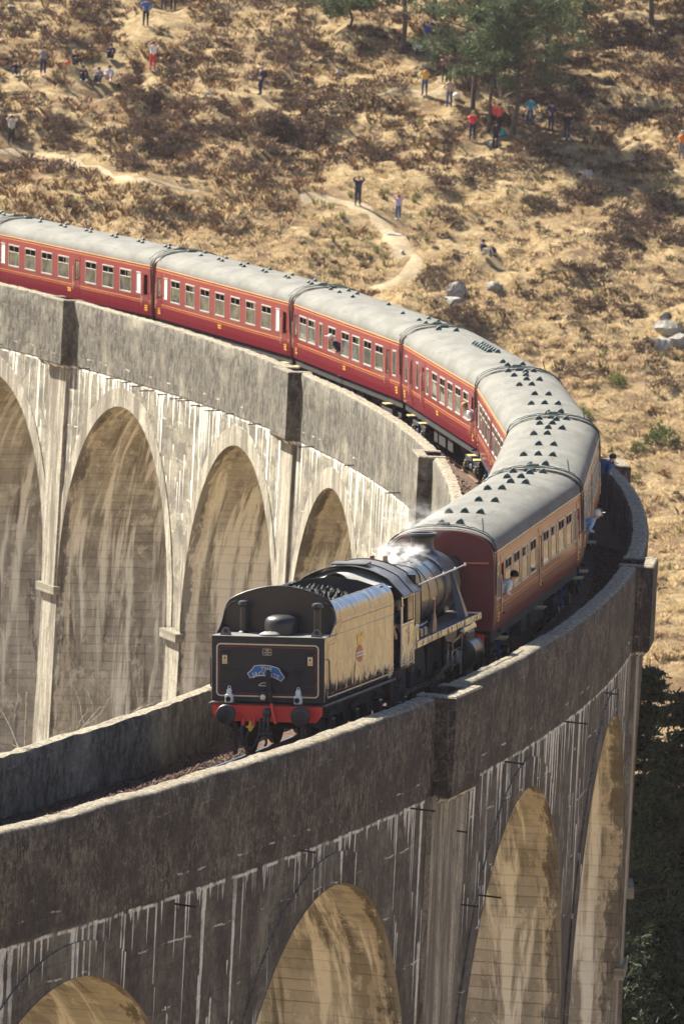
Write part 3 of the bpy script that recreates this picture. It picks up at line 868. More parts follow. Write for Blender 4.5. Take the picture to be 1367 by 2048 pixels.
def wheelset_mesh(r=.457, back=.72):
    def mk():
        mb = MB()
        for q in (-1, 1):
            mb.lathe([(r - .06, -.065), (r + .025, -.06), (r + .025, -.03), (r, -.025), (r, .065), (r - .07, .065), (r - .09, .02), (.12, .03), (.12, .08), (.05, .08)], (0, q * .755, r), 'y', 28) if q > 0 else \
            mb.lathe([(r - .06, .065), (r + .025, .06), (r + .025, .03), (r, .025), (r, -.065), (r - .07, -.065), (r - .09, -.02), (.12, -.03), (.12, -.08), (.05, -.08)], (0, q * .755, r), 'y', 28)
        mb.tube([(0, -.9, r), (0, .9, r)], .075, 10)
        return mb.mesh('wheelset', MAT['grimy'], 35)
    return shared(('ws', r), mk)
def bogie(parent, x):
    def mk():
        mb = MB()
        for q in (-1, 1):
            y0, y1 = q * 1.0, q * 1.12
            mb.box(-1.75, 1.75, y0, y1, .62, .78, .02)
            for ax in (-1.295, 1.295):
                mb.box(ax - .17, ax + .17, y0 - q * .02, q * 1.2, .34, .62, .03)
                for k in (-1, 1): mb.lathe([(.085, 0), (.1, .05), (.085, .1), (.1, .15), (.085, .2), (.1, .25)], (ax + k * .33, q * 1.08, .38), 'z', 10)
            mb.box(-.5, .5, y0, q * 1.16, .40, .56, .03)
        mb.box(-.3, .3, -1.0, 1.0, .55, .85, .03)
        for ax in (-1.6, 1.6): mb.box(ax - .06, ax + .06, -1.0, 1.0, .58, .7)
        return mb.mesh('bogie_frame', MAT['grimy'])
    b = link('bogie', shared('bogie', mk), parent, (x, 0, 0))
    for ax in (-1.295, 1.295): link('wheelset', wheelset_mesh(), b, (ax, 0, 0))
    dm = shared('damper', lambda: MB().tube([(0, 0, .42), (0, 0, .62), (0, 0, .63), (0, 0, 1.02)], [.028, .028, .038, .038], 8).mesh('damper', MAT['damper'], 40))
    ax_m = shared('axb', lambda: MB().box(-.07, .07, -.02, .02, -.07, .07, .02).mesh('axlebox_cover', MAT['stepy']))
    for q in (-1, 1):
        link('damper', dm, b, (-.72, q * 1.2, 0))
        for ax in (-1.295, 1.295): link('axlebox_cover', ax_m, b, (ax, q * 1.215, .46))
def vent_mesh():
    def mk():
        mb = MB(); n = 8; rows = []
        for x, k in ((-.12, .10), (-.10, .85), (-.02, 1.0), (.07, .8), (.13, .15)):
            rows.append([(x, .125 * math.cos(math.pi * j / n) * (.5 + .5 * k), -.03 + (.03 + .15 * k) * (max(0, math.sin(math.pi * j / n)) ** 1.5)) for j in range(n + 1)])
        mb.strip(rows); mb.add(rows[0], [tuple(range(n + 1))]); mb.add(rows[-1], [tuple(range(n + 1))])
        return mb.mesh('roof_ventilator', MAT['ventgreen'], 40)
    return shared('vent', mk)
def roof_z(y): 
    best = min((abs(roof_sec(k, 60)[0] - y), roof_sec(k, 60)[1]) for k in range(61)); return best[1]
def coach(idx, label, layR, layL, vents, opens=()):
    sc_ = 19.136 + 20.2123 * (idx + .5)
    c = vehicle('railway_carriage', label, 'carriage', sc_, 7.1, 'maroon carriages of the train')
    for side, lay in ((-1, layR), (1, layL)):
        body = MB()
        spans = []
        for fx, kind in lay:
            x = -HB + fx * CL; w = WIN[kind][0]
            spans.append((x - w / 2 + .01, x + w / 2 - .01, WIN[kind][1] + .01, WIN[kind][2] - .01))
        xs = sorted(set([-HB, HB] + [q for sp in spans for q in sp[:2]]))
        zs = sorted(set([q[1] for q in PROF] + [q for sp in spans for q in sp[2:]]))
        for x0, x1 in zip(xs[:-1], xs[1:]):
            for z0, z1 in zip(zs[:-1], zs[1:]):
                xm, zm = (x0 + x1) / 2, (z0 + z1) / 2
                if any(a < xm < b and e < zm < f for a, b, e, f in spans): continue
                ya, yb = side * halfw(z0), side * halfw(z1)
                body.add([(x0, ya, z0), (x1, ya, z0), (x1, yb, z1), (x0, yb, z1)], [(0, 1, 2, 3)])
        for a, b, e, f in spans:      # reveals
            ye, yf = halfw(e), halfw(f)
            q = [(a, e, ye), (b, e, ye), (b, f, yf), (a, f, yf)]
            for k in range(4):
                p0, p1 = q[k], q[(k + 1) % 4]
                body.add([(p0[0], side * p0[2], p0[1]), (p1[0], side * p1[2], p1[1]), (p1[0], side * (p1[2] - .07), p1[1]), (p0[0], side * (p0[2] - .07), p0[1])], [(0, 1, 2, 3)])
        body.build('body_side', MAT['maroon'], c, 30)
    # ends
    for e in (-1, 1):
        x = e * HB
        poly = [(-w, z) for w, z in PROF] + [(roof_sec(k)[0], roof_sec(k)[1] - .06) for k in range(1, 14)] + [(w, z) for w, z in PROF[::-1]]
        mb = MB(); n = len(poly)
        mb.add([(x, y, z) for y, z in poly] + [(x + e * .10, y * .97, z) for y, z in poly], [tuple(range(n, 2 * n))] + [(i, (i + 1) % n, (i + 1) % n + n, i + n) for i in range(n)])
        end = mb.build('end_wall', MAT['maroon_end'], c, 30)
        mb = MB(); mb.prism([(-.52, 1.05), (.52, 1.05), (.52, 3.0), (.38, 3.18), (-.38, 3.18), (-.52, 3.0)], 'x', x + e * .08, x + e * .30)
        mb.build('gangway', MAT['rubber'], c)
        for q in (-1, 1):
            MB().lathe([(.07, 0), (.07, .28), (.2, .30), (.21, .36), (.12, .39)] if e > 0 else [(.07, 0), (.07, -.28), (.2, -.30), (.21, -.36), (.12, -.39)], (x - e * .08, q * .865, 1.06), 'x', 16).build('buffer', MAT['grimy'], c, 40)
        # cable hoops over the roof end, grab rails down the end
        pts = []
        for k in range(0, 29):
            y, z = roof_sec(k, 28); pts.append((x - e * .10, y * 1.012, z + .035))
        pts = [(x + e * .02, -1.38, 2.2)] + [(x - e * .02, -1.385, 3.0)] + pts + [(x - e * .02, 1.385, 3.0), (x + e * .02, 1.38, 2.2)]
        MB().tube(pts, .018, 6).build('end_cable', MAT['ventgreen'], c, 60)
        pts = []
        for k in range(3, 26):
            y, z = roof_sec(k, 28); pts.append((x - e * (.42 + .05 * math.sin(k * 1.3)), y, z + .03 + .03 * abs(math.sin(k * 1.9))))
        MB().tube(pts, .011, 5).build('roof_wire', MAT['ventgreen'], c, 60)
        MB().box(x - e * .42 - .11, x - e * .42 + .11, -.16, .16, ZR - .02, ZR + .10, .03).build('filler_cap', MAT['ventgreen'], c)
        for q in ((-1,) if e < 0 else ()):
            MB().tube([(x - e * .62, q * .98, roof_z(.98)), (x - e * .86, q * .92, roof_z(.92) + .30)], .018, 5).build('lamp_bracket', MAT['ventgreen'], c)
    MB().box(-HB - .104, -HB - .100, -1.2, -.58, 2.985, 3.02).build('end_lining', MAT['orange'], c)
    # roof with slightly dropped ends
    mb = MB(); rows = []
    for x, d in ((-HB - .02, .05), (-HB + .08, .02), (-HB + .3, 0)) + tuple((q, 0) for q in np.linspace(-HB + 1.2, HB - 1.2, 15)) + ((HB - .3, 0), (HB - .08, .02), (HB + .02, .05)):
        rows.append([(x, y, z - d * (z - ZG) / .6) for y, z in (roof_sec(k, 24) for k in range(25))])
    mb.strip(rows); mb.build('roof', MAT['roof'], c, 40)
    for x in np.linspace(-HB + 2.4, HB - 2.4, 7): MB().strip([[(x + d, y * 1.0015, z + .006) for y, z in (roof_sec(k, 24) for k in range(25))] for d in (-.02, .02)]).build('roof_seam', MAT['roof'], c, 40)
    for q in (-1, 1):
        MB().tube([(-HB, q * 1.355, ZG + .005), (HB, q * 1.355, ZG + .005)], .018, 6).build('gutter', MAT['orange'] if q > 0 else MAT['cream'], c)
    for x, y in vents:
        dz = .0
        o = link('roof_ventilator', vent_mesh(), c, (x, y, roof_z(y) - .01), None, 1.0 if idx < 4 else .8); o.rotation_euler = (-math.asin(max(-1, min(1, y / 3.0))), 0, 0)
    # windows, doors, lining
    for side, lay in ((-1, layR), (1, layL)):
        rz = 0 if side > 0 else math.pi
        for k, (fx, kind) in enumerate(lay):
            x = -HB + fx * CL; z0 = WIN[kind][1]
            tilt = math.atan2(halfw(2.07) - halfw(2.95), .88) * 1.0
            if kind == 'door':
                d = link('door', door_mesh(), c, (x, 0, 0), (0, 0, rz))
                hm = shared('dh', lambda: MB().tube([(.25, 1.40, 1.93), (.25, 1.43, 1.93), (.25, 1.43, 2.03), (.25, 1.40, 2.03)], .014, 6).mesh('handle', MAT['cream'], 50))
                link('handle', hm, d)
                gr = shared('grab', lambda: MB().tube([(.42, 1.385, 1.70), (.42, 1.42, 1.72), (.42, 1.41, 2.62), (.42, 1.375, 2.64)], .013, 6).mesh('grab_rail', MAT['cream'], 50))
                link('grab_rail', gr, d)
                hg = shared('hinge', lambda: MB().box(-.37, -.31, 1.355, 1.405, 1.60, 1.66, .01).box(-.37, -.31, 1.36, 1.41, 2.2, 2.26, .01).mesh('hinge', MAT['maroon_end']))
                link('hinge', hg, d)
                if (side, k) not in opens:
                    link('pane', win_pane('door'), d, (0, halfw(z0) + .0, z0), (tilt, 0, 0))
            else:
                w = link('window', win_frame(kind), c, (x, side * halfw(z0), z0), (tilt * side, 0, rz))
                w.rotation_euler = (tilt if side > 0 else tilt, 0, rz)
                link('pane', win_pane(kind), w)
                if kind == 'big' and (k * 5 + idx) % 4 == 0: link('ventilator_pane', win_pane(kind, True), w)
        for z, hgt, m in ((1.875, .036, 'orange'), (1.80, .018, 'orange'), (3.165, .028, 'orange')):
            mb = MB(); y = side * (halfw(z) + .004); ys = side * (halfw(z + hgt) + .004)
            mb.add([(-HB, y, z), (HB, y, z), (HB, ys, z + hgt), (-HB, ys, z + hgt)], [(0, 1, 2, 3)])
            mb.add([(-HB, y, z), (HB, y, z), (HB, y - side * .01, z), (-HB, y - side * .01, z)], [(0, 1, 2, 3)])
            mb.build('waist_lining' if z < 3 else 'cantrail_lining', MAT[m], c)
        # small lettering blocks too far off to read: rows of dashes
        for x, z, w, n in ((-HB + .62, 1.50, .36, 3), (.1, 1.60, .42, 2), (HB - .62, 1.50, .36, 3)):
            mb = MB()
            for r in range(n):
                zz = z + .09 * r; xx = x - w / 2
                while xx < x + w / 2 - .03:
                    l = random.uniform(.04, .09); y = side * (halfw(zz) + .006)
                    mb.box(xx, xx + l, y - .003, y + .003, zz, zz + .05); xx += l + .022
            mb.build('lettering', MAT['crest'], c)['kind'] = 'stuff'
    # inside: floor, ceiling, partitions and rows of seats
    mb = MB()
    mb.box(-HB + .1, HB - .1, -1.25, 1.25, 1.14, 1.2); mb.box(-HB + .1, HB - .1, -1.2, 1.2, 3.18, 3.2)
    for x in (-HB + 1.7, HB - 1.7): mb.box(x - .02, x + .02, -1.26, 1.26, 1.2, 3.18)
    mb.box(-HB + 1.7, HB - 1.7, -.03, .03, 1.2, 3.18)
    mb.build('interior_shell', MAT['inside'], c)
    mb = MB()
    for k in range(14):
        x = -HB + 2.2 + k * (CL - 4.4) / 13
        for y0, y1 in ((-1.24, -.25), (.25, 1.24)):
            mb.box(x - .07, x + .07, y0, y1, 1.2, 2.36, .03); mb.box(x - .28, x + .28, y0, y1, 1.2, 1.62, .04)
            mb.box(x - .082, x + .082, y0 + .06, y1 - .06, 2.1, 2.375, .02, 1)
            if k % 2: mb.box(x + .28, x + .82, y0, y1, 1.86, 1.90, .01, 1)
    so_ = mb.build('seating', [MAT['seat'], MAT['linen']], c); so_['kind'] = 'stuff'
    # underframe
    for q in (-1, 1):
        MB().box(-HB + .02, HB - .02, q * 1.18, q * 1.26, 1.02, ZB + .01, .01).build('solebar', MAT['grimy'], c)
        for x in [(-HB + fx * CL) for fx, k in (layR if q < 0 else layL) if k == 'door']:
            MB().box(x - .34, x + .34, q * 1.22, q * 1.50, 1.0, 1.045, .008).build('footstep', MAT['stepy'], c)
    mb = MB()
    mb.prism([(-4.6, 1.02), (4.6, 1.02), (3.2, .58), (-3.2, .58)], 'y', -.9, -.84); mb.prism([(-4.6, 1.02), (4.6, 1.02), (3.2, .58), (-3.2, .58)], 'y', .84, .9)
    mb.build('truss', MAT['grimy'], c)
    for x, w in ((-1.7, .7), (.5, .9), (2.2, .5)):
        for q in (-1, 1): MB().box(x - w, x + w, q * .6, q * 1.15, .52, 1.0, .03).build('battery_box', MAT['grimy'], c)
    MB().box(-HB + .05, HB - .05, -1.2, 1.2, 1.04, 1.12).build('floor_frame', MAT['grimy'], c)
    bogie(c, -7.1); bogie(c, 7.1)
    return c, sc_
def tso(): return [(.032, 'door'), (.075, 'frost')] + [(.15 + .092 * k, 'big') for k in range(4)] + [(.50, 'door')] + [(.574 + .092 * k, 'big') for k in range(4)] + [(.925, 'frost'), (.968, 'door')]
LAY7 = [(.032, 'door'), (.075, 'frost'), (.155, 'big'), (.262, 'big'), (.369, 'big'), (.455, 'door'), (.542, 'big'), (.649, 'big'), (.756, 'big'), (.863, 'big'), (.935, 'frost'), (.972, 'door')]
LAY6 = [(.035, 'door'), (.085, 'frost')] + [(.165 + .1125 * k, 'big') for k in range(7)] + [(.915, 'frost'), (.965, 'door')]
LAY5 = [(.05, 'narrow'), (.108, 'door'), (.185, 'big'), (.29, 'big'), (.395, 'big'), (.495, 'big'), (.62, 'big'), (.725, 'narrow'), (.815, 'big'), (.90, 'big'), (.972, 'door')]
LAY4 = [(.035, 'door'), (.12, 'big'), (.225, 'big'), (.33, 'big'), (.435, 'big'), (.54, 'big'), (.64, 'narrow'), (.70, 'door'), (.785, 'narrow'), (.87, 'door'), (.94, 'narrow')]
quin = [(-8.9, .1), (-8.4, -.3), (-5.0, .4), (-5.0, 0), (-5.0, -.4), (-1.2, .1), (-1.2, -.32), (2.9, .36), (2.9, -.02), (5.2, .02), (5.2, -.38), (7.0, .32), (7.0, -.05), (8.5, -.12), (9.1, .4), (9.1, -.4)]
pairs = [(-8.6 + 1.58 * k, (-.36 if k % 2 else .22)) for k in range(12)] + [(-7.9 + 3.2 * k, .12) for k in range(5)]
kit = [(-8.7, .2), (-8.2, -.35), (-7.2, .15), (7.6, -.2), (8.4, .3)] + [(-2.6 + .62 * k, -.28) for k in range(7)] + [(-2.45 + .62 * k, -.02) for k in range(7)]
ends = [(-8.7, .25), (-8.1, -.3), (-7.3, .2), (-6.5, -.3), (-4.0, .1), (0.5, -.3), (4.5, .2), (6.2, -.3), (7.0, .2), (7.8, -.3), (8.6, .2)]
FRONT = [(.024, 'narrow'), (.068, 'door')] + [(.135 + .093 * k, 'big') for k in range(4)] + [(.50, 'door')] + [(.565 + .093 * k, 'big') for k in range(4)] + [(.915, 'narrow'), (.96, 'door')]
COACHES = [
    coach(0, 'front maroon carriage, nearest the camera, coupled next to the locomotive smokebox', FRONT, tso(), quin, {(-1, 1)}),
    coach(1, 'second maroon carriage behind the locomotive, its grey roof dotted with ventilators', tso(), tso(), quin, {(-1, 0)}),
    coach(2, 'third maroon carriage behind the locomotive, at the sharpest turn of the train', tso(), tso(), quin, {(-1, 0)}),
    coach(3, 'fourth maroon carriage behind the locomotive, with rows of square kitchen ventilators on its roof', tso(), LAY4, kit, {(1, 0)}),
    coach(4, 'fifth maroon carriage, with a passenger in white cap leaning out at mid length', tso(), LAY5, ends),
    coach(5, 'sixth maroon carriage behind the locomotive, seven wide windows between its end doors', tso(), LAY6, pairs, {(1, 0)}),
    coach(6, 'rearmost maroon carriage in view, running out of the left edge of the picture', tso(), LAY7, pairs, {(1, 0)}),
]
COACHES.append(coach(7, 'last carriage of the train, barely showing its roof end at the left edge', tso(), tso(), pairs))
# ------------------------------------------------------------------ tender (a = metres from its buffer face, n = metres towards the outside of the curve)
def ribbon(mb, pts, P, w, mi=0, closed=False, d=.004):
    """flat painted line of width w along 2-D points; P maps (u, v, proud) to local space"""
    n = len(pts); L = []; Rr = []
    for i in range(n):
        a = Vector(pts[i - 1] if (closed or i > 0) else pts[i]); b = Vector(pts[(i + 1) % n] if (closed or i < n - 1) else pts[i])
        t = (b - a).normalized(); q = Vector((-t.y, t.x)) * w / 2; p = Vector(pts[i])
        L.append(P(*(p + q), d)); Rr.append(P(*(p - q), d))
    rows = [L, Rr]
    if closed: L.append(L[0]); Rr.append(Rr[0])
    mb.strip(rows, mi)
def rrect(u0, u1, v0, v1, r, k=5):
    o = []
    for cu, cv, a0 in ((u1 - r, v1 - r, 0), (u0 + r, v1 - r, 90), (u0 + r, v0 + r, 180), (u1 - r, v0 + r, 270)):
        for i in range(k + 1):
            a = rad(a0 + 90 * i / k); o.append((cu + r * math.cos(a), cv + r * math.sin(a)))
    return o
def make_tender():
    t = vehicle('tender', 'black tender with coal, red buffer beam and blue headboard, leading the train', 'tender', 3.9, 2.3)
    X = lambda a: a - 3.9
    REAR = lambda u, v, d: (X(.492) - d, -u, v)
    SIDE = lambda q: (lambda u, v, d: (X(u), -q * (1.319 + d), v))
    # water tank
    mb = MB(); mb.box(X(.5), X(7.2), -1.319, 1.319, 1.31, 2.79, .012); tank = mb.build('tank', MAT['tender_side'], t)
    MB().box(X(.494), X(.5), -1.31, 1.31, 1.315, 2.78, .004).build('rear_plate', paint('rear_plate_black', (.014, .014, .019), .5, .15, 0, .15), t)
    MB().box(X(.49), X(1.56), -1.325, 1.325, 2.785, 2.80, .003).build('tank_top', plain('tank_top_dusty', (.16, .155, .145), .6), t)
    for q in (-1, 1):
        prof = [(1.319, 2.79), (1.319, 2.9), (1.319, 3.0), (1.317, 3.12), (1.295, 3.24), (1.245, 3.36), (1.165, 3.45), (1.06, 3.505)]
        mb = MB()
        for th in (0, .03):
            rows = []
            for y, z in prof:
                a0 = 1.56 - .62 * max(0, 1 - (z - 2.79) / .42) ** 1.8
                rows.append([(X(a0 + (7.2 - a0) * k / 12), -q * (y - th), z - th * .5) for k in range(13)])
            mb.strip(rows)
        e = [((X(1.56 - .62 * max(0, 1 - (z - 2.79) / .42) ** 1.8)), -q * y, z) for y, z in prof]
        mb.tube(e + [(X(7.2), -q * 1.06, 3.505)], .014, 6)
        mb.build('side_sheet', MAT['tender_side'], t, 35)
        mb = MB()
        ribbon(mb, [(.86, 1.42), (7.08, 1.42), (7.08, 3.10), (2.05, 3.10), (1.72, 3.02), (1.52, 2.80), (1.36, 2.68), (.74, 2.67), (.74, 1.5), (.78, 1.44)], SIDE(q), .035, 0, True, .005)
        mb.build('side_lining', MAT['cream'], t)
        mb = MB()
        ribbon(mb, [(.92, 1.50), (7.0, 1.50), (7.0, 3.02), (2.05, 3.02), (1.62, 2.74), (1.40, 2.60), (.82, 2.60), (.82, 1.54)], SIDE(q), .012, 0, True, .005)
        mb.build('thin_side_lining', MAT['redline'], t)
        MB().tube([(X(.66), -q * 1.33, 2.30), (X(.66), -q * 1.385, 2.28), (X(.70), -q * 1.385, 1.62), (X(.70), -q * 1.33, 1.60)], .016, 6).build('grab_rail', MAT['satin'], t, 60)
        # emblem on the tank side: gold lion over a wheel with white bands
        mb = MB(); P = SIDE(q)
        def patch(pts, mi): mb.add([P(u, v, .006) for u, v in pts], [tuple(range(len(pts)))], mi)
        cx = 3.85
        patch([(cx + .30 * math.cos(2 * math.pi * k / 18), 2.16 + .20 * math.sin(2 * math.pi * k / 18)) for k in range(18)], 1)
        for zz in (2.10, 2.17): mb.add([P(cx - .40, zz, .009), P(cx + .40, zz, .009), P(cx + .40, zz + .035, .009), P(cx - .40, zz + .035, .009)], [(0, 1, 2, 3)], 2)
        patch([(cx - .26, 2.36), (cx + .10, 2.36), (cx + .22, 2.44), (cx + .30, 2.62), (cx + .20, 2.66), (cx + .10, 2.56), (cx - .02, 2.60), (cx - .16, 2.56), (cx - .28, 2.64), (cx - .32, 2.58), (cx - .22, 2.48)], 0)
        mb.build('emblem', [MAT['crest'], plain('emblem_red', (.5, .12, .08), .4), MAT['white']], t)
        MB().box(X(.42), X(7.3), -q * 1.36, -q * 1.30, 1.235, 1.285, .008).build('footplate_edge', plain('footplate_worn', (.16, .15, .14), .45, .3), t)
        mb = MB(); y0, y1 = -q * .98, -q * 1.03
        mb.prism([(X(.55), .80), (X(.55), 1.23), (X(7.2), 1.23), (X(7.2), .8), (X(6.9), .6), (X(5.9), .6), (X(5.6), .85), (X(4.85), .85), (X(4.6), .6), (X(3.6), .6), (X(3.35), .85), (X(2.6), .85), (X(2.3), .6), (X(1.3), .6)], 'y', y0, y1)
        mb.build('frame_plate', MAT['grimy'], t)
        for ax in (1.9, 4.19, 6.48):
            mb = MB(); mb.box(X(ax) - .17, X(ax) + .17, -q * 1.03, -q * 1.2, .48, .86, .03)
            for k in range(5): mb.box(X(ax) - .5 + k * .07, X(ax) + .5 - k * .07, -q * 1.05, -q * 1.15, .90 + k * .03, .925 + k * .03)
            mb.tube([(X(ax) - .48, -q * 1.1, .9), (X(ax) - .48, -q * 1.1, 1.2)], .022, 6); mb.tube([(X(ax) + .48, -q * 1.1, .9), (X(ax) + .48, -q * 1.1, 1.2)], .022, 6)
            mb.build('axlebox', MAT['satin'], t)
    MB().box(X(.42), X(7.3), -1.30, 1.30, 1.23, 1.28).build('footplate', MAT['satin'], t)
    for ax in (1.9, 4.19, 6.48): link('wheelset', wheelset_mesh(.648), t, (X(ax), 0, 0))
    # coal bulkhead with arched top, coal, front bulkhead
    arch = [(1.29, 2.79), (1.31, 3.0), (1.312, 3.15), (1.29, 3.28), (1.24, 3.42), (1.17, 3.53), (1.0, 3.63), (.78, 3.72), (.5, 3.80), (.25, 3.85), (0, 3.865)]
    poly = arch + [(-y, z) for y, z in arch[:-1][::-1]]
    mb = MB(); mb.prism(poly, 'x', X(1.57), X(1.60)); bk = mb.build('coal_bulkhead', MAT['satin'], t)
    MB().tube([(X(1.565), y, z) for y, z in poly[1:-1]], .018, 6).build('bulkhead_beading', MAT['satin'], bk, 60)
    poly2 = [(1.24, 2.79), (1.24, 3.35), (1.0, 3.5), (.6, 3.62), (0, 3.68), (-.6, 3.62), (-1.0, 3.5), (-1.24, 3.35), (-1.24, 2.79)]
    mb = MB(); mb.prism(poly2, 'x', X(6.55), X(6.58)); mb.box(X(6.53), X(6.55), .28, .30, 2.9, 3.6); mb.build('front_bulkhead', MAT['satin'], t)
    rng = random.Random(5); mb = MB()
    for k in range(900):
        a = rng.uniform(1.7, 6.45); y = rng.uniform(-1.12, 1.12)
        z = 3.16 + .36 * (1 - (y / 1.2) ** 2) + .09 * math.sin(a * 1.7) - .05 * abs(a - 3.2) + rng.uniform(-.06, .05)
        r = rng.uniform(.05, .12); vs = [Vector((rng.uniform(.6, 1.2) * x, rng.uniform(.6, 1.2) * yy, rng.uniform(.6, 1.2) * zz)) * r + Vector((X(a), y, z)) for x, yy, zz in ((1, 0, 0), (-1, 0, 0), (0, 1, 0), (0, -1, 0), (0, 0, 1), (0, 0, -1))]
        mb.add(vs, [(0, 2, 4), (2, 1, 4), (1, 3, 4), (3, 0, 4), (2, 0, 5), (1, 2, 5), (3, 1, 5), (0, 3, 5)])
    co = mb.build('coal', MAT['coal'], t); co['kind'] = 'stuff'
    MB().box(X(1.6), X(6.55), -1.28, 1.28, 2.80, 3.1).build('coal_space_floor', MAT['satin'], t)
    # vents, dome, filler lid, lugs
    for a, n in ((1.32, -.78), (1.08, 1.0)):
        MB().lathe([(.13, 0), (.13, .02), (.085, .05), (.08, .40), (.075, .60), (.085, .61), (.125, .64), (.132, .68), (.11, .725), (.05, .745), (0, .75)], (X(a), -n, 2.795), 'z', 20).build('vent_pipe', MAT['satin'], t, 40)
    MB().lathe([(.37, 0), (.375, .24), (.36, .33), (.30, .40), (.18, .44), (0, .45)], (X(1.17), -.13, 2.795), 'z', 28).build('filler_dome', MAT['satin'], t, 40)
    ld = MB().lathe([(.20, 0), (.24, .01), (.24, .04), (.15, .085), (0, .10)], (X(.78), .03, 2.80), 'z', 24).build('filler_lid', plain('lid_dusty', (.20, .195, .18), .6), t, 40)
    MB().tube([(X(.72), .08, 2.89), (X(.72), .06, 2.95), (X(.72), -.02, 2.95), (X(.72), -.04, 2.89)], .012, 5).build('lid_handle', MAT['satin'], ld)
    for n in (-1.02, 1.10):
        mb = MB(); m = 14; ring = []
        for k in range(m): an = 2 * math.pi * k / m; ring.append((.045 * math.cos(an), .10 + .045 * math.sin(an)))
        out = [(-.13, 0), (.13, 0), (.12, .05), (.09, .12), (.05, .165), (0, .175), (-.05, .165), (-.09, .12), (-.12, .05)]
        mb.prism([(-n + u, 2.80 + v) for u, v in out], 'x', X(.62), X(.645)); mb.lathe([(.05, -.004), (.05, .03)], (X(.62), -n, 2.90), 'x', 12, 1)
        mb.build('lifting_lug', [plain('lug_grey', (.13, .13, .125), .5), MAT['rubber']], t)
    # rear panel: lining, plates, steps, lamps, headboard
    mb = MB(); ribbon(mb, rrect(-1.19, 1.17, 1.44, 2.615, .085), REAR, .032, 0, True, .004); mb.build('rear_lining', MAT['cream'], t)
    mb = MB(); ribbon(mb, rrect(-1.13, 1.11, 1.50, 2.555, .05), REAR, .012, 0, True, .004); mb.build('thin_rear_lining', MAT['redline'], t)
    for n, z in ((-1.01, 2.40), (.98, 2.41), (-.74, 2.05), (.72, 2.05), (-1.01, 1.68), (.97, 1.68)):
        mb = MB(); mb.box(X(.5) - .09, X(.5), -n - .12, -n + .12, z - .012, z + .006, .004); mb.box(X(.5) - .012, X(.5), -n - .12, -n + .12, z - .0, z + .07, .004); mb.box(X(.5) - .095, X(.5) - .085, -n - .12, -n + .12, z - .03, z + .006, .003)
        mb.build('lamp_step', MAT['satin'], t)
    pl = MB().box(X(.5) - .012, X(.5), -.085, .125, 2.375, 2.525, .01).build('number_plate', MAT['black'], t)
    mb = MB(); ribbon(mb, rrect(-.12, .08, 2.38, 2.52, .02), REAR, .010, 0, True, .0145); mb.build('plate_rim', MAT['cream'], pl)
    def letters(me, name, a, n, z, parent, rx=0.0):
        # rotate so the reading direction runs towards +n when seen from behind the tender
        o = link(name, me, parent, (X(a), -n, z), (rx, 0, -math.pi / 2)); o['kind'] = 'stuff'; return o
    letters(text_mesh('LMS', .055, MAT['cream']), 'lettering', .484, -.02, 2.485, pl)
    mb = MB()
    for k in range(6): mb.box(X(.5) - .017, X(.5) - .0125, -.055 + k * .0265 - .0 - .0, -.055 + k * .0265 + .017, 2.425, 2.448)
    mb.box(X(.5) - .016, X(.5) - .012, -.03, .07, 2.398, 2.406); mb.build('plate_digits', MAT['cream'], pl)
    for n in (-1.01, .98):
        lb = MB().box(X(.5) - .008, X(.5), -n - .06, -n + .06, 2.16, 2.36, .004).build('warning_label', MAT['white'], t)
        MB().box(X(.5) - .010, X(.5) - .008, -n - .048, -n + .048, 2.175, 2.235).build('label_panel', MAT['yellow'], lb)
        mb = MB(); tri = [(-.045, 2.26), (.045, 2.26), (0, 2.345)]
        mb.add([(X(.5) - .0105, -n + u, v) for u, v in tri], [(0, 1, 2)]); mb.build('label_triangle', MAT['yellow'], lb)
        mb = MB(); mb.add([(X(.5) - .0120, -n + u * .45, 2.268 + (v - 2.26) * .6) for u, v in tri], [(0, 1, 2)]); mb.build('label_symbol', MAT['rubber'], lb)
    for n in (-.86, .745):
        lm = MB(); x = X(.5) - .16
        lm.box(x - .075, x + .075, -n - .085, -n + .085, 1.30, 1.49, .012); lm.box(x - .05, x + .05, -n - .055, -n + .055, 1.49, 1.60, .012); lm.box(x - .03, x + .03, -n - .035, -n + .035, 1.60, 1.625, .008)
        lo = lm.build('lamp', MAT['white'], t)
        MB().tube([(x, -n - .035, 1.615), (x, -n - .03, 1.66), (x, -n, 1.68), (x, -n + .03, 1.66), (x, -n + .035, 1.615)], .009, 5).build('lamp_handle', MAT['white'], lo)
        MB().lathe([(.06, 0), (.06, -.03), (.052, -.035), (.045, -.02), (0, -.012)], (x - .075, -n + .01, 1.385), 'x', 18).build('lamp_lens', MAT['rubber'], lo, 40)
    cl = MB().box(X(.5) - .20, X(.5) - .06, -.03, .16, 1.33, 1.58, .02).box(X(.5) - .17, X(.5) - .09, .0, .13, 1.58, 1.66, .02).build('tail_lamp', MAT['satin'], t)
    MB().lathe([(.065, 0), (.065, -.025), (.05, -.035), (0, -.042)], (X(.5) - .20, .065, 1.44), 'x', 20).build('lamp_lens', MAT['lens'], cl, 40)
    pl2 = MB(); aa = [(.13 * math.cos(rad(20 + 140 * k / 10)), .10 * math.sin(rad(20 + 140 * k / 10))) for k in range(11)]
    pl2.prism([(.06 + u, 1.66 + v) for u, v in aa], 'x', X(.36), X(.375)); p2 = pl2.build('shed_plate', MAT['satin'], t)
    mb = MB(); ribbon(mb, [(-.06 + u, 1.66 + v) for u, v in aa], lambda u, v, d: (X(.36) - d, -u, v), .014, 0, True, .003); mb.build('plate_rim', MAT['white'], p2)
    # headboard
    cz, rm = 1.12, .85; tilt = rad(-4.5)
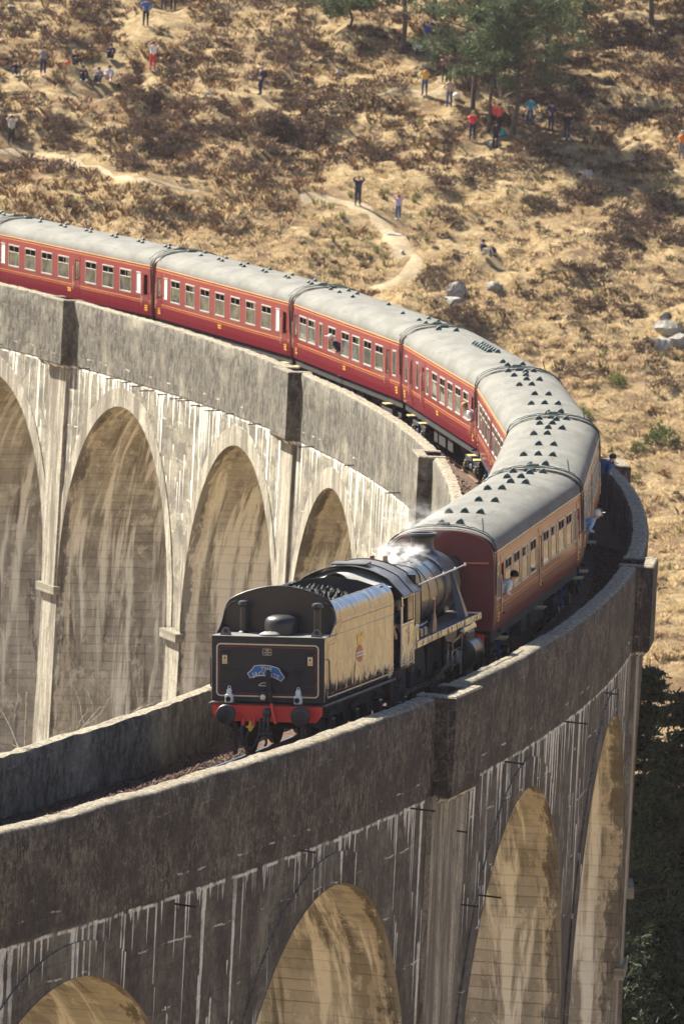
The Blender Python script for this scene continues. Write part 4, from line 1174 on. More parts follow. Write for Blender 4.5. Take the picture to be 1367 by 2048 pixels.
    def HBP(u, v, d):
        ux = u * math.cos(tilt) - (v - 1.97) * math.sin(tilt); vz = 1.97 + u * math.sin(tilt) + (v - 1.97) * math.cos(tilt)
        return (X(.40) - d, -(ux - .015), vz)
    top = [((1.035) * math.sin(rad(a)), cz + 1.035 * math.cos(rad(a))) for a in np.linspace(-16, 16, 9)]
    bot = [((.80) * math.sin(rad(a)), cz + .80 * math.cos(rad(a))) for a in np.linspace(27, -27, 13)]
    out = top + [(.335, 2.03), (.43, 1.93)] + bot + [(-.43, 1.93), (-.335, 2.03)]
    mb = MB(); n = len(out)
    mb.add([HBP(u, v, .014) for u, v in out] + [HBP(u, v, 0) for u, v in out], [tuple(range(n))] + [(i, (i + 1) % n, (i + 1) % n + n, i + n) for i in range(n)])
    hbd = mb.build('headboard', MAT['blue'], t)
    mb = MB(); ribbon(mb, out, HBP, .020, 0, True, .017); mb.build('headboard_rim', MAT['silver'], hbd)
    for txt, size, r, sp in (('THE', .135, .955, 1.15), ('JACOBITE', .135, .845, 1.08)):
        me = text_mesh(txt, size, MAT['silver'], r, sp)
        for v in me.vertices:
            x, y, z = v.co; v.co = HBP(x, cz + r + z - .005, .018 - y)
        link('lettering', me, hbd)['kind'] = 'stuff'
    MB().box(X(.5) - .10, X(.5), -.06, .03, 1.86, 1.90).box(X(.5) - .10, X(.5), -.06, .03, 2.02, 2.06).build('headboard_bracket', MAT['satin'], t)
    # standpipe hose in front, red lower end
    x = X(.5) - .24
    MB().tube([(x + .02, -.07, 1.99), (x - .02, -.06, 2.02), (x - .05, -.07, 1.97), (x - .03, -.08, 1.75), (x, -.11, 1.48), (x, -.13, 1.31)], [.05, .06, .06, .058, .055, .05], 10).build('vacuum_hose', MAT['rubber'], t, 60)
    MB().tube([(x, -.14, 1.31), (x - .05, -.17, 1.16), (x - .10, -.24, .95), (x - .11, -.27, .86)], [.035, .036, .036, .04], 10).build('vacuum_pipe', MAT['red'], t, 60)
    # buffer beam with cropped corners, rivets, buffers
    mb = MB(); mb.prism([(-1.28, 1.04), (-1.28, 1.265), (1.28, 1.265), (1.28, 1.04), (1.13, .87), (-1.13, .87)], 'x', X(.42), X(.46)); bm_ = mb.build('buffer_beam', MAT['red'], t)
    mb = MB(); mb.box(X(.42) - .012, X(.42), -.92, .92, 1.17, 1.20, .004)
    mb.build('beam_angle', MAT['red'], bm_)
    mb = MB()
    for k in range(26): mb.lathe([(.014, 0), (.011, -.010), (0, -.014)], (X(.42), -1.1 + k * 2.2 / 25, .91), 'x', 6)
    for q in (-1, 1):
        for k in range(4): mb.lathe([(.014, 0), (.011, -.010), (0, -.014)], (X(.42), q * 1.2, 1.07 + k * .05), 'x', 6); mb.lathe([(.014, 0), (.011, -.010), (0, -.014)], (X(.42), q * .55, .96 + k * .07), 'x', 6)
    rv = mb.build('rivet', MAT['red'], bm_); rv['kind'] = 'stuff'
    for n in (-.865, .865):
        bf = MB().lathe([(.14, .0), (.14, -.05), (.09, -.06), (.085, -.30), (.11, -.31), (.20, -.345), (.228, -.355), (.23, -.375), (.21, -.40), (.11, -.418), (0, -.42)], (X(.42), -n, 1.05), 'x', 30).build('buffer', MAT['satin'], t, 35)
        MB().lathe([(.13, 0), (.12, -.006), (0, -.008)], (X(.42) - .416, -n, 1.05), 'x', 24).build('buffer_boss', MAT['rubber'], bf, 40)
    MB().tube([(X(.1), -.93, .9), (X(.1), -.95, .75), (X(.08), -.99, .62), (X(.08), -1.0, .5)], .018, 6).build('trailing_cable', MAT['rubber'], t, 60)
    # drawhook, coupling and air pipes
    MB().lathe([(.05, -.1), (.085, -.06), (.11, .02), (.10, .10), (.06, .14), (0, .15)], (X(.22), -.05, 1.06), 'z', 14).build('drawhook', MAT['satin'], t, 40)
    mb = MB(); mb.tube([(X(.18), -.02, .98), (X(.12), -.0, .8), (X(.16), .02, .62)], .035, 7); mb.tube([(X(.18), -.09, .98), (X(.12), -.11, .8), (X(.16), -.09, .62)], .035, 7); mb.tube([(X(.14), .10, .62), (X(.14), -.2, .62)], .04, 8); mb.tube([(X(.15), -.03, .62), (X(.13), -.06, .42), (X(.15), -.02, .35)], .03, 7)
    mb.build('screw_coupling', MAT['satin'], t, 60)
    for n, z0, c_ in ((-.53, .88, 'red'), (-.28, .88, 'red'), (-.12, .9, 'satin')):
        MB().tube([(X(.36), -n, z0 + .04), (X(.30), -n, z0 - .02), (X(.30), -n, z0 - .10)], .045, 8).build('pipe_elbow', MAT[c_], t, 60)
    MB().tube([(X(.30), .53, .80), (X(.24), .55, .6), (X(.22), .50, .38), (X(.22), .40, .27), (X(.22), .28, .30)], .042, 8).build('air_hose', MAT['rubber'], t, 60)
    MB().tube([(X(.30), .12, .80), (X(.24), .14, .55), (X(.22), .22, .36), (X(.22), .32, .27), (X(.22), .40, .30)], .042, 8).build('air_hose', MAT['rubber'], t, 60)
    MB().tube([(X(.28), .36, .74), (X(.22), .40, .60), (X(.2), .46, .46), (X(.2), .52, .36)], .03, 8).build('air_hose', MAT['rubber'], t, 60)
    MB().lathe([(.02, -.1), (.05, -.06), (.06, 0), (.045, .05), (.03, .14)], (X(.24), .34, .76), 'z', 12).box(X(.24) - .03, X(.24) + .03, .26, .44, .74, .79, .01).build('air_cock', MAT['yellow'], t, 40)
    for n in (-.78, .78): MB().box(X(.55), X(.60), -n - .05, -n + .05, .10, .85, .01).build('guard_iron', MAT['satin'], t)
    # weather sheet between tender and cab roof
    mb = MB(); rows = []
    for i in range(13):
        f = i / 12; row = []
        for j in range(25):
            y = -1.16 + 2.32 * j / 24; u = y / 1.16
            z_c = 3.78 - .42 * u * u; z_t = 3.33 + .42 * math.exp(-(u / .42) ** 2) + .16 * abs(u) ** 3
            z = z_c * f + z_t * (1 - f) - .07 * math.sin(math.pi * f) * (1 - .6 * abs(u))
            row.append((X(6.75 + 1.35 * f + .15 * math.cos(u * 4) * (1 - f)), y, z))
        rows.append(row)
    mb.strip(rows); mb.build('weather_sheet', MAT['tarp'], t, 60)
    return t
TENDER = make_tender()

# ------------------------------------------------------------------ locomotive (a measured from the tender's buffer face)
def make_loco():
    t = vehicle('steam_locomotive', 'black steam locomotive with tall cab and grey smokebox, coupled between tender and carriages', 'locomotive', 13.4, 3.0)
    X = lambda a: a - 13.4
    # cab
    for q in (-1, 1):
        Y = lambda d: -q * (1.30 + d)
        mb = MB()
        outer = [(7.95, 1.50), (9.40, 1.50), (9.55, 1.62), (9.55, 3.14), (7.95, 3.14)]
        # side sheet with a wide window opening
        for a0, a1, z0, z1 in ((7.95, 9.55, 1.42, 2.47), (7.95, 8.12, 2.47, 3.14), (9.42, 9.55, 2.47, 3.14), (8.12, 9.42, 3.06, 3.14)):
            mb.box(X(a0), X(a1), Y(0), Y(-.03), z0, z1, .004)
        cs = mb.build('cab_side', MAT['tender_side'], t)
        MB().box(X(8.74), X(8.80), Y(-.004), Y(-.026), 2.47, 3.06, .004).build('window_bar', MAT['brown'], cs)
        MB().box(X(8.80), X(9.40), Y(-.012), Y(-.018), 2.50, 3.04).build('pane', MAT['glass'], cs)
        mb = MB(); ribbon(mb, rrect(8.04, 9.46, 1.50, 2.40, .06), lambda u, v, d: (X(u), Y(d), v), .028, 0, True, .005); mb.build('cab_lining', MAT['cream'], cs)
        mb = MB()
        for k in range(4): mb.box(X(8.55) + k * .11, X(8.55) + k * .11 + .075, Y(.004), Y(.001), 2.22, 2.33)
        mb.build('cab_number', MAT['cream'], cs)
        mb = MB()
        for k in range(16): mb.lathe([(.012, 0), (.008, .010), (0, .012)] if q < 0 else [(.012, 0), (.008, -.010), (0, -.012)], (X(7.98), Y(0), 1.5 + k * .1), 'y', 6); mb.lathe([(.012, 0), (.008, .010), (0, .012)] if q < 0 else [(.012, 0), (.008, -.010), (0, -.012)], (X(9.51), Y(0), 1.5 + k * .1), 'y', 6)
        mb.build('rivet', MAT['black'], cs)['kind'] = 'stuff'
        MB().tube([(X(7.80), Y(.02), 1.5), (X(7.80), Y(.02), 2.9)], .02, 6).build('cab_handrail', MAT['silver'], t)
        MB().box(X(7.72), X(7.90), Y(.02), Y(-.14), .62, .66, .01).box(X(7.72), X(7.90), Y(.02), Y(-.14), 1.02, 1.06, .01).box(X(7.72), X(7.76), Y(-.1), Y(-.14), .62, 1.42).build('cab_step', MAT['satin'], t)
    # roof: curved in three plates, with a rain strip, hatch and ventilator
    def cab_roof_z(y): return 3.835 - .30 * (y / 1.02) ** 2 if abs(y) < 1.02 else 3.535 - .385 * (abs(y) - 1.02) / .36
    mb = MB(); ys = list(np.linspace(-1.38, 1.38, 31))
    for th in (0, -.03): mb.strip([[(X(a), y, cab_roof_z(y) + th) for y in ys] for a in (7.72, 8.4, 9.2, 9.95)])
    mb.build('cab_roof', plain('cab_roof_dusty', (.115, .11, .105), .5, coat=.15), t, 28)
    for a in (7.74, 8.85, 9.92): MB().tube([(X(a), y, cab_roof_z(y) + .012) for y in ys], .014, 5).build('roof_beading', MAT['smokebox'], t)
    MB().box(X(8.1), X(8.75), -.42, .42, 3.83, 3.88, .015).build('roof_hatch', plain('hatch_dusty', (.09, .088, .085), .5), t)
    MB().box(X(9.75), X(9.80), -1.28, 1.28, 1.9, 3.5).build('cab_front', MAT['satin'], t)
    MB().box(X(7.3), X(9.7), -1.28, 1.28, 1.36, 1.42).build('cab_floor', MAT['grimy'], t)
    MB().lathe([(.07, 0), (.05, .12), (.12, .14), (.10, .20), (.03, .26)], (X(10.12), .12, 3.52), 'z', 12).build('whistle', MAT['satin'], t, 40)
    # firebox (square-shouldered) and tapered boiler
    mb = MB(); rows = []
    for a, w, zt in ((9.8, .86, 3.48), (11.0, .88, 3.50), (12.35, .90, 3.52)):
        sec = [(w, 1.9), (w + .02, 2.6), (w, 3.14), (w - .03, 3.28), (w - .12, 3.40), (w - .27, 3.465), (w - .5, zt - .01), (0, zt)]
        rows.append([(X(a), y, z) for y, z in sec] + [(X(a), -y, z) for y, z in sec[:-1][::-1]])
    mb.strip(rows); mb.add(rows[-1], [tuple(range(len(rows[-1])))]); mb.build('firebox', MAT['black'], t, 35)
    for a in (9.86, 10.9, 12.3):
        k = min(2, max(0, int((a - 9.8) / 1.2)))
        MB().tube([(p[0] - rows[k][0][0] + X(a), p[1] * 1.008, p[2] + .006) for p in rows[k]], .012, 5).build('boiler_band', MAT['black'], t)
    mb = MB(); mb.lathe([(.865, 12.35), (.86, 12.5), (.79, 15.2), (.775, 16.2)], (X(0), 0, 2.64), 'x', 40); mb.build('boiler', MAT['black'], t, 35)
    for a, r in ((12.55, .862), (13.9, .828), (15.1, .797)): MB().lathe([(r, -.03), (r + .01, -.025), (r + .01, .025), (r, .03)], (X(a), 0, 2.64), 'x', 40).build('boiler_band', MAT['black'], t, 50)
    mb = MB(); mb.lathe([(.78, 16.15), (.835, 16.2), (.835, 17.85), (.80, 17.92), (.70, 17.95), (.68, 17.97), (.4, 18.08), (0, 18.12)], (X(0), 0, 2.62), 'x', 44); mb.build('smokebox', MAT['smokebox'], t, 30)
    mb = MB()
    for a in (16.24, 17.8):
        for k in range(30):
            an = rad(-30 + 240 * k / 29); mb.lathe([(.014, 0), (.010, .008), (0, .014)], (X(a), .835 * math.cos(an), 2.62 + .835 * math.sin(an)), 'z', 5)
    mb.build('smokebox_rivet', MAT['smokebox'], t)['kind'] = 'stuff'
    ch = MB()
    ch.lathe([(.46, -.10), (.40, -.02), (.32, .05), (.285, .14), (.275, .30), (.29, .36), (.36, .40), (.385, .44), (.37, .48), (.31, .495), (.27, .49), (.25, .3), (.22, .1)], (X(17.15), 0, 3.43), 'z', 32); ch.build('chimney', MAT['smokebox'], t, 40)
    MB().lathe([(.40, -.12), (.33, 0), (.30, .10), (.24, .20), (.12, .26), (0, .27)], (X(14.4), 0, 3.44), 'z', 28).build('dome', MAT['black'], t, 40)
    MB().lathe([(.3, -.1), (.24, .02), (.2, .12), (.1, .17), (0, .18)], (X(13.3), 0, 3.46), 'z', 20).build('top_feed', MAT['black'], t, 40)
    for y in (-.16, .16): MB().lathe([(.09, 0), (.09, .12), (.06, .14), (.06, .26), (.02, .28)], (X(11.7), y, 3.51), 'z', 12).build('safety_valve', MAT['brown'], t, 40)
    for q in (-1, 1):
        hr = MB().tube([(X(a), -q * .965, 3.10) for a in (11.35, 13, 15, 17.8)], .018, 8).build('boiler_handrail', MAT['silver'], t)
        for a in (11.5, 13.2, 14.9, 16.4, 17.7): MB().lathe([(.015, 0), (.026, .02), (.028, .05), (.02, .08), (0, .09)], (X(a), -q * .965, 3.06), 'z', 8).build('handrail_knob', MAT['silver'], hr)
        # running plate with valance
        MB().box(X(9.55), X(18.15), -q * .55, -q * 1.30, 1.862, 1.90, .005).build('running_plate', MAT['dirtyplate'], t)
        MB().box(X(9.56), X(18.15), -q * 1.285, -q * 1.305, 1.74, 1.895, .004).build('valance', MAT['tender_side'], t)
        # outside steam pipe cover, wedge from smokebox to running plate
        mb = MB(); rows = []
        for f in np.linspace(0, 1, 7):
            z = 2.98 - 1.09 * f; y = .79 + .36 * f; w = .10 + .26 * f
            rows.append([(X(16.9) - w, -q * (y - .05 - .1 * f), z), (X(16.9) - w * .5, -q * (y + .03), z), (X(16.9) + w * .5, -q * (y + .03), z), (X(16.9) + w, -q * (y - .05 - .1 * f), z)])
        mb.strip(rows); mb.build('steam_pipe', MAT['smokebox'], t, 40)
        # sand box, lubricators, reversing lever
        sb = MB().box(X(9.62), X(10.15), -q * 1.0, -q * 1.29, 1.9, 2.30, .02).build('sand_box', MAT['tender_side'], t)
        lu = MB()
        for a in (10.7, 11.2): lu.box(X(a), X(a) + .36, -q * .98, -q * 1.22, 1.9, 2.12, .03); lu.tube([(X(a) + .05, -q * 1.1, 2.14), (X(a) + .9, -q * 1.1, 2.18)], .025, 6)
        lu.build('lubricator', MAT['satin'], t)
        lv = MB(); lv.prism([(X(12.2), 1.9), (X(12.75), 1.9), (X(12.72), 2.15), (X(12.58), 2.36), (X(12.56), 2.70), (X(12.50), 2.74), (X(12.45), 2.68), (X(12.44), 2.36), (X(12.26), 2.12)], 'y', -q * 1.17, -q * 1.22)
        lv.build('reversing_bracket', plain('oily_bracket', (.20, .13, .09), .45, .3), t)
        # cylinder, valve chest, slide bars
        cy = MB(); cy.lathe([(.34, -.60), (.40, -.58), (.40, -.50), (.385, -.48), (.385, .48), (.40, .50), (.40, .58), (.3, .62)], (X(17.05), -q * 1.08, 1.0), 'x', 26); cy.box(X(16.6), X(17.5), -q * .72, -q * 1.26, 1.0, 1.56, .05)
        cy.build('cylinder', MAT['satin'], t, 35)
        MB().lathe([(.16, -.8), (.21, -.78), (.21, .78), (.16, .82)], (X(17.1), -q * 1.02, 1.55), 'x', 22).build('valve_chest', MAT['tender_side'], t, 35)
        mb = MB(); mb.box(X(15.1), X(16.5), -q * 1.05, -q * 1.13, 1.16, 1.21, .01); mb.box(X(15.1), X(16.5), -q * 1.05, -q * 1.13, .80, .85, .01); mb.box(X(15.0), X(15.12), -q * .95, -q * 1.18, .72, 1.78, .02)
        mb.build('slide_bars', MAT['steel'], t)
        MB().box(X(15.7), X(16.0), -q * 1.0, -q * 1.17, .84, 1.17, .03).build('crosshead', MAT['steel'], t)
        # motion: connecting, coupling and eccentric rods, expansion link, combination lever
        y = -q * 1.13
        def rod(name, p0, p1, w, yy, mat='steel'):
            v = (Vector(p1) - Vector(p0)).normalized(); n_ = Vector((-v.y, v.x)) * w
            P = [Vector(p0) - v * w * 1.4 + n_ * 1.5, Vector(p0) + v * w + n_ * 1.5, Vector(p0) + v * .3 + n_ * .8, Vector(p1) - v * .3 + n_ * .8, Vector(p1) - v * w + n_ * 1.5, Vector(p1) + v * w * 1.4 + n_ * 1.5]
            Q = [Vector(p1) + v * w * 1.4 - n_ * 1.5, Vector(p1) - v * w - n_ * 1.5, Vector(p1) - v * .3 - n_ * .8, Vector(p0) + v * .3 - n_ * .8, Vector(p0) + v * w - n_ * 1.5, Vector(p0) - v * w * 1.4 - n_ * 1.5]
            MB().prism([(X(p.x), p.y) for p in P + Q], 'y', yy - .02, yy + .02).build(name, MAT[mat], t)
        cr = Vector((.18, -.26))
        rod('coupling_rod', (10.0 + cr.x, .915 + cr.y), (12.44 + cr.x, .915 + cr.y), .06, -q * .98); rod('coupling_rod', (12.44 + cr.x, .915 + cr.y), (14.57 + cr.x, .915 + cr.y), .06, -q * 1.0)
        rod('connecting_rod', (12.44 + cr.x, .915 + cr.y), (15.85, 1.0), .065, -q * 1.08)
        rod('eccentric_rod', (12.1, .62), (14.3, 1.02), .04, -q * 1.2); rod('radius_rod', (14.3, 1.35), (16.0, 1.5), .035, -q * 1.16); rod('combination_lever', (15.95, .62), (16.05, 1.52), .035, -q * 1.2)
        ml = MB(); ml.prism([(X(14.15), .98), (X(14.35), .98), (X(14.48), 1.35), (X(14.35), 1.75), (X(14.15), 1.75), (X(14.28), 1.35)], 'y', -q * 1.14, -q * 1.2); ml.build('expansion_link', MAT['steel'], t)
        MB().prism([(X(13.5), 1.74), (X(15.2), 1.74), (X(15.0), 1.55), (X(14.75), 1.5), (X(14.55), 1.25), (X(14.4), 1.5), (X(13.8), 1.55)], 'y', -q * 1.22, -q * 1.26).build('motion_bracket', MAT['satin'], t)
        MB().box(X(9.3), X(18.3), -q * .60, -q * .64, .7, 1.75, .01).build('frame_plate', MAT['grimy'], t)
        MB().tube([(X(9.9), -q * 1.1, 1.75), (X(10.0), -q * 1.1, 1.35), (X(10.4), -q * 1.05, 1.15)], .06, 8).build('injector_pipe', MAT['brown'], t, 60)
    # wheels
    def driver():
        mb = MB(); r = .915
        for q in (-1, 1):
            y = q * .755
            mb.lathe([(r - .13, -.06), (r + .02, -.06), (r + .02, -.03), (r, -.03), (r, .06), (r - .13, .06)] if q < 0 else [(r - .13, -.06), (r, -.06), (r, .03), (r + .02, .03), (r + .02, .06), (r - .13, .06)], (0, y, r), 'y', 40)
            mb.lathe([(.03, -.09), (.17, -.08), (.17, .08), (.03, .09)], (0, y, r), 'y', 18)
            for k in range(18):
                an = 2 * math.pi * k / 18
                mb.tube([(.15 * math.cos(an), y, r + .15 * math.sin(an)), ((r - .12) * math.cos(an), y, r + (r - .12) * math.sin(an))], [.045, .032], 6)
            cw = [(((r - .12) * math.cos(rad(a))), r + (r - .12) * math.sin(rad(a))) for a in np.linspace(85, 165, 9)]
            mb.prism(cw, 'y', y - .05, y + .05)
        mb.tube([(0, -.9, r), (0, .9, r)], .1, 10)
        return mb.mesh('driving_wheels', MAT['grimy'], 35)
    dm = driver()
    for a in (10.0, 12.44, 14.57): link('driving_wheels', dm, t, (X(a), 0, 0))
    for a in (16.37, 18.28): link('bogie_wheels', wheelset_mesh(.50), t, (X(a), 0, 0))
    MB().box(X(16.1), X(18.5), -.9, .9, .55, .72, .02).build('bogie_frame', MAT['grimy'], t)
    MB().box(X(16.3), X(18.0), -.62, .62, 1.2, 1.9, .02).build('smokebox_saddle', MAT['satin'], t)
    MB().prism([(-1.28, 1.0), (-1.28, 1.3), (1.28, 1.3), (1.28, 1.0), (1.1, .85), (-1.1, .85)], 'x', X(18.55), X(18.6)).build('buffer_beam', MAT['red'], t)
    for n in (-.865, .865): MB().lathe([(.12, 0), (.09, .05), (.09, .28), (.22, .32), (.22, .37), (0, .40)], (X(18.6), -n, 1.05), 'x', 22).build('buffer', MAT['satin'], t, 40)
    MB().box(X(9.5), X(18.5), -.55, .55, .95, 1.9).build('inside_motion_block', MAT['grimy'], t)
    return t
LOCO = make_loco()
# steam lifting from the safety valves
def steam(name, a, n, z, size, dens, label, seed):
    t = NT(name + '_volume')
    v = t.n('ShaderNodeVolumePrincipled'); v.inputs['Color'].default_value = (.97, .97, .97, 1); v.inputs['Anisotropy'].default_value = .2
    O = t.obj(); d = t.ramp(t.noise(O, 2.6, 5, .7, .4), .46, .66)
    sx, sy, sz = t.sep(O)
    rr = t.math('SQRT', t.math('ADD', t.math('ADD', t.mul(sx, sx), t.mul(sy, sy)), t.mul(sz, sz)))
    t.link(t.mul(t.mul(d, t.ramp(rr, 1.0, .35)), dens), v.inputs['Density']); t.link(v.outputs[0], t.out.inputs['Volume'])
    bm = bmesh.new(); bmesh.ops.create_icosphere(bm, subdivisions=2, radius=1.05); me = bpy.data.meshes.new(name); bm.to_mesh(me); bm.free(); me.materials.append(t.m)
    p = tp(a, n, z); o = link(name, me, None, p, (0, 0, a / R + math.pi / 2), size)
    tag(o, label, 'steam', kind='stuff')
steam('steam', 12.9, .1, 3.72, (1.7, .75, .42), 2.6, 'white steam puff drifting off the boiler top', 1)
steam('chimney_smoke', 18.3, -.5, 4.15, (1.7, 1.1, .55), .55, 'thin grey smoke by the chimney', 2)
# ------------------------------------------------------------------ hillside vegetation
NPR = np.random.default_rng(11)
def clump_mesh(name, mat, n, size, flat=.75, seed=0, up=.5):
    """dome of many small leaf-sized faces"""
    r = np.random.default_rng(seed); q = r.normal(size=(n, 3)); q[:, 2] = np.abs(q[:, 2]); q /= np.linalg.norm(q, axis=1)[:, None]
    rad_ = r.uniform(.45, 1.0, n) ** .6 * (1 + .25 * np.sin(q[:, 0] * 5 + seed) * np.cos(q[:, 1] * 4))
    P = q * rad_[:, None]; P[:, 2] *= flat
    d = q * .6 + r.normal(size=(n, 3)) * .6 + np.array([0, 0, up]); d /= np.linalg.norm(d, axis=1)[:, None]
    s = np.cross(d, r.normal(size=(n, 3))); s /= np.linalg.norm(s, axis=1)[:, None]
    L = size * r.uniform(.6, 1.5, (n, 1)); W = L * r.uniform(.18, .4, (n, 1))
    co = np.stack([P - s * W, P + s * W, P + d * L * 1.6 + s * W * .4, P + d * L * 1.6 - s * W * .4], 1).reshape(-1, 3)
    me = bpy.data.meshes.new(name); np_mesh(me, co, np.arange(n * 4).reshape(n, 4)); me.materials.append(mat)
    return me
FEET = [(22, 293), (30, 152), (86, 151), (150, 132), (166, 163), (197, 167), (218, 163), (221, 119), (305, 141), (291, 53), (327, 21), (346, 22), (520, 191), (848, 187), (852, 100), (835, 112), (888, 167), (903, 164), (897, 214), (943, 281), (985, 262), (995, 266), (989, 297), (1058, 253), (1100, 264), (1132, 281), (1361, 320), (714, 422), (795, 443), (966, 514)]
def near_feet(u, v, du=22, dv=34):
    return any(abs(u - a) < du and -14 < v - b < dv for a, b in FEET)
def clust(u, v): return float(vnoise(np.array(u / 62.0), np.array(v / 30.0), 77)) + .6 * float(vnoise(np.array(u / 26.0), np.array(v / 13.0), 78))
def density(u, v):
    """how much heather the photo shows around a pixel (0..1)"""
    d = .05
    if v < 345:
        d = .5
        if 120 < u < 700 and 150 < v < 345: d = .95
        if u > 860 and v < 330: d = .8
        if u < 460 and v < 140: d = .75
        if u < 330 and 230 < v < 300: d = .8
        if 380 < u < 700 and v < 200: d = .65
        if 720 < u < 870 and 180 < v < 345: d = .3
    elif v < 760:
        d = .22 if u > 850 else .07
        if u > 1130 and 380 < v < 560: d = .42
        if u > 1180 and 560 < v < 720: d = .4
        if 850 < u < 1100 and 330 < v < 420: d = .5
        if u < 600 and v < 430: d = .22
    return d
HM = [clump_mesh('heather_bush', MAT['heather'], 520, .085, .72, k + 1) for k in range(5)]
def put_clump(u, v, s, mats=HM, name='heather_bush', label='dark brown heather clump growing on the dry grass hillside', group='heather clumps on the hillside', cat='heather'):
    p = at(u, v); o = link(name, random.choice(mats), None, (p.x, p.y, p.z - .08 * s), (0, 0, random.uniform(0, 6.28)), (s * random.uniform(.9, 1.3), s * random.uniform(.9, 1.3), s * random.uniform(.7, 1.05)))
    return tag(o, label, cat, group)
big = [(425, 150, 1.0), (595, 75, 1.3), (620, 95, 1.2), (270, 175, .75), (325, 185, .7), (720, 190, 1.5), (735, 175, 1.2), (790, 175, .7), (500, 270, 1.3), (560, 250, 1.2), (230, 275, 1.2), (120, 250, 1.1), (150, 300, 1.1), (640, 250, 1.3), (890, 430, 1.0), (905, 445, .9), (1045, 490, .8), (1030, 505, .6), (970, 500, .5), (1110, 500, .6), (1230, 460, 1.3), (1210, 480, 1.1), (1320, 470, 1.6), (1350, 485, 1.4), (1310, 600, .8), (1330, 615, .8), (1200, 580, .7), (1170, 400, 1.0), (1190, 410, .9), (1060, 400, .8), (1060, 690, .6), (1100, 720, .5), (1290, 690, .6), (870, 380, .7), (1150, 650, .5), (1185, 615, .6), (1340, 430, 1.2), (310, 95, .9), (40, 40, 1.1), (180, 40, 1.2), (90, 30, 1.0), (1225, 640, .5), (1260, 580, .6), (45, 190, .8), (880, 600, .45), (930, 640, .4), (850, 560, .5), (870, 545, .5), (760, 345, .5), (1000, 320, .9), (960, 330, .9), (1040, 340, .8)]
for u, v, s in big: put_clump(u, v, s * .82)
k = 0
while k < 225:
    u, v = random.uniform(-20, 1390), random.uniform(0, 780)
    if random.random() < density(u, v) and clust(u, v) > .05 and not near_feet(u, v, 30, 50) and not (620 < u < 860 and 390 < v < 590) and not (v < 420 and abs(v - np.interp(u, [0, 130, 270, 410, 600], [292, 320, 358, 382, 398])) < 16 and u < 640):
        put_clump(u, v, random.uniform(.5, 1.15)); k += 1
def scatter(name, num, maker, dens, label, cat, mat):
    uv = []
    while len(uv) < num:
        u, v = random.uniform(-60, 1420), random.uniform(-30, 1330)
        if (v <= 760 or u >= 1120) and random.random() < dens(u, v) and not near_feet(u, v): uv.append((u, v))
    uv = np.array(uv); P = at_many(uv[:, 0], uv[:, 1]); P = P[path_mask(P[:, 0], P[:, 1], .4, .7) < .5]
    cos = []; fs = []; off = 0
    for p in P:
        co, f = maker(); cos.append(co + p); fs.append(f + off); off += len(co)
    me = bpy.data.meshes.new(name); np_mesh(me, np.concatenate(cos), np.concatenate(fs)); me.materials.append(mat)
    tag(link(name, me), label, cat, kind='stuff')
def tuft(h0, h1, n, spread, lean, w=.03):
    def f():
        h = NPR.uniform(h0, h1); a = NPR.uniform(0, 6.28, n); b = NPR.uniform(0, spread, n); hh = h * NPR.uniform(.6, 1.1, n)
        bx, by = np.cos(a) * b, np.sin(a) * b; ln = NPR.uniform(.3, 1, n) * lean * h
        tx, ty = bx + np.cos(a) * ln, by + np.sin(a) * ln; c = NPR.uniform(0, 6.28, n)
        wx, wy = np.cos(c) * w * h / .4, np.sin(c) * w * h / .4; z = np.zeros(n) - .05
        co = np.stack([np.stack([bx - wx, by - wy, z], -1), np.stack([bx + wx, by + wy, z], -1), np.stack([(bx + tx) / 2 + wx * .7, (by + ty) / 2 + wy * .7, hh * .65], -1), np.stack([tx, ty, hh * .8], -1)], 1).reshape(-1, 3)
        return co, np.arange(n * 4).reshape(n, 4)
    return f
def small_clump():
    n = 44; s = NPR.uniform(.16, .42); q = NPR.normal(size=(n, 3)); q[:, 2] = np.abs(q[:, 2]); q /= np.linalg.norm(q, axis=1)[:, None]
    P = q * NPR.uniform(.5, 1, (n, 1)) * s; P[:, 2] *= .7; d = q * .6 + NPR.normal(size=(n, 3)) * .5 + np.array([0, 0, .4]); d /= np.linalg.norm(d, axis=1)[:, None]
    t = np.cross(d, NPR.normal(size=(n, 3))); t /= np.linalg.norm(t, axis=1)[:, None]; L = .075 * NPR.uniform(.6, 1.5, (n, 1)); W = L * .4
    return np.stack([P - t * W, P + t * W, P + d * L * 1.5 + t * W * .4, P + d * L * 1.5 - t * W * .4], 1).reshape(-1, 3), np.arange(n * 4).reshape(n, 4)
scatter('grass_tussocks', 7500, tuft(.12, .34, 15, .24, .9, .018), lambda u, v: .9 if v > 330 else .5, 'dry straw-coloured grass tussocks covering the slope', 'grass', MAT['grass'])
scatter('bracken', 1900, tuft(.25, .55, 12, .25, .8, .03), lambda u, v: (.8 if (u < 640 and 330 < v < 470) else .5 if v < 340 else .04), 'rust-brown dead bracken patches on the slope', 'bracken', MAT['bracken'])
scatter('low_heather', 2600, small_clump, lambda u, v: min(1, density(u, v) * 1.3) * (1 if clust(u, v) > .0 else .12), 'low dark heather scattered through the grass', 'heather', MAT['heather'])
scatter('rushes', 260, tuft(.3, .55, 12, .12, .35, .03), lambda u, v: .5 if (1000 < u and 340 < v < 420) or (600 < u < 860 and 380 < v < 540) else .05, 'olive green rushes along the path and the open grass', 'rushes', MAT['moss'])
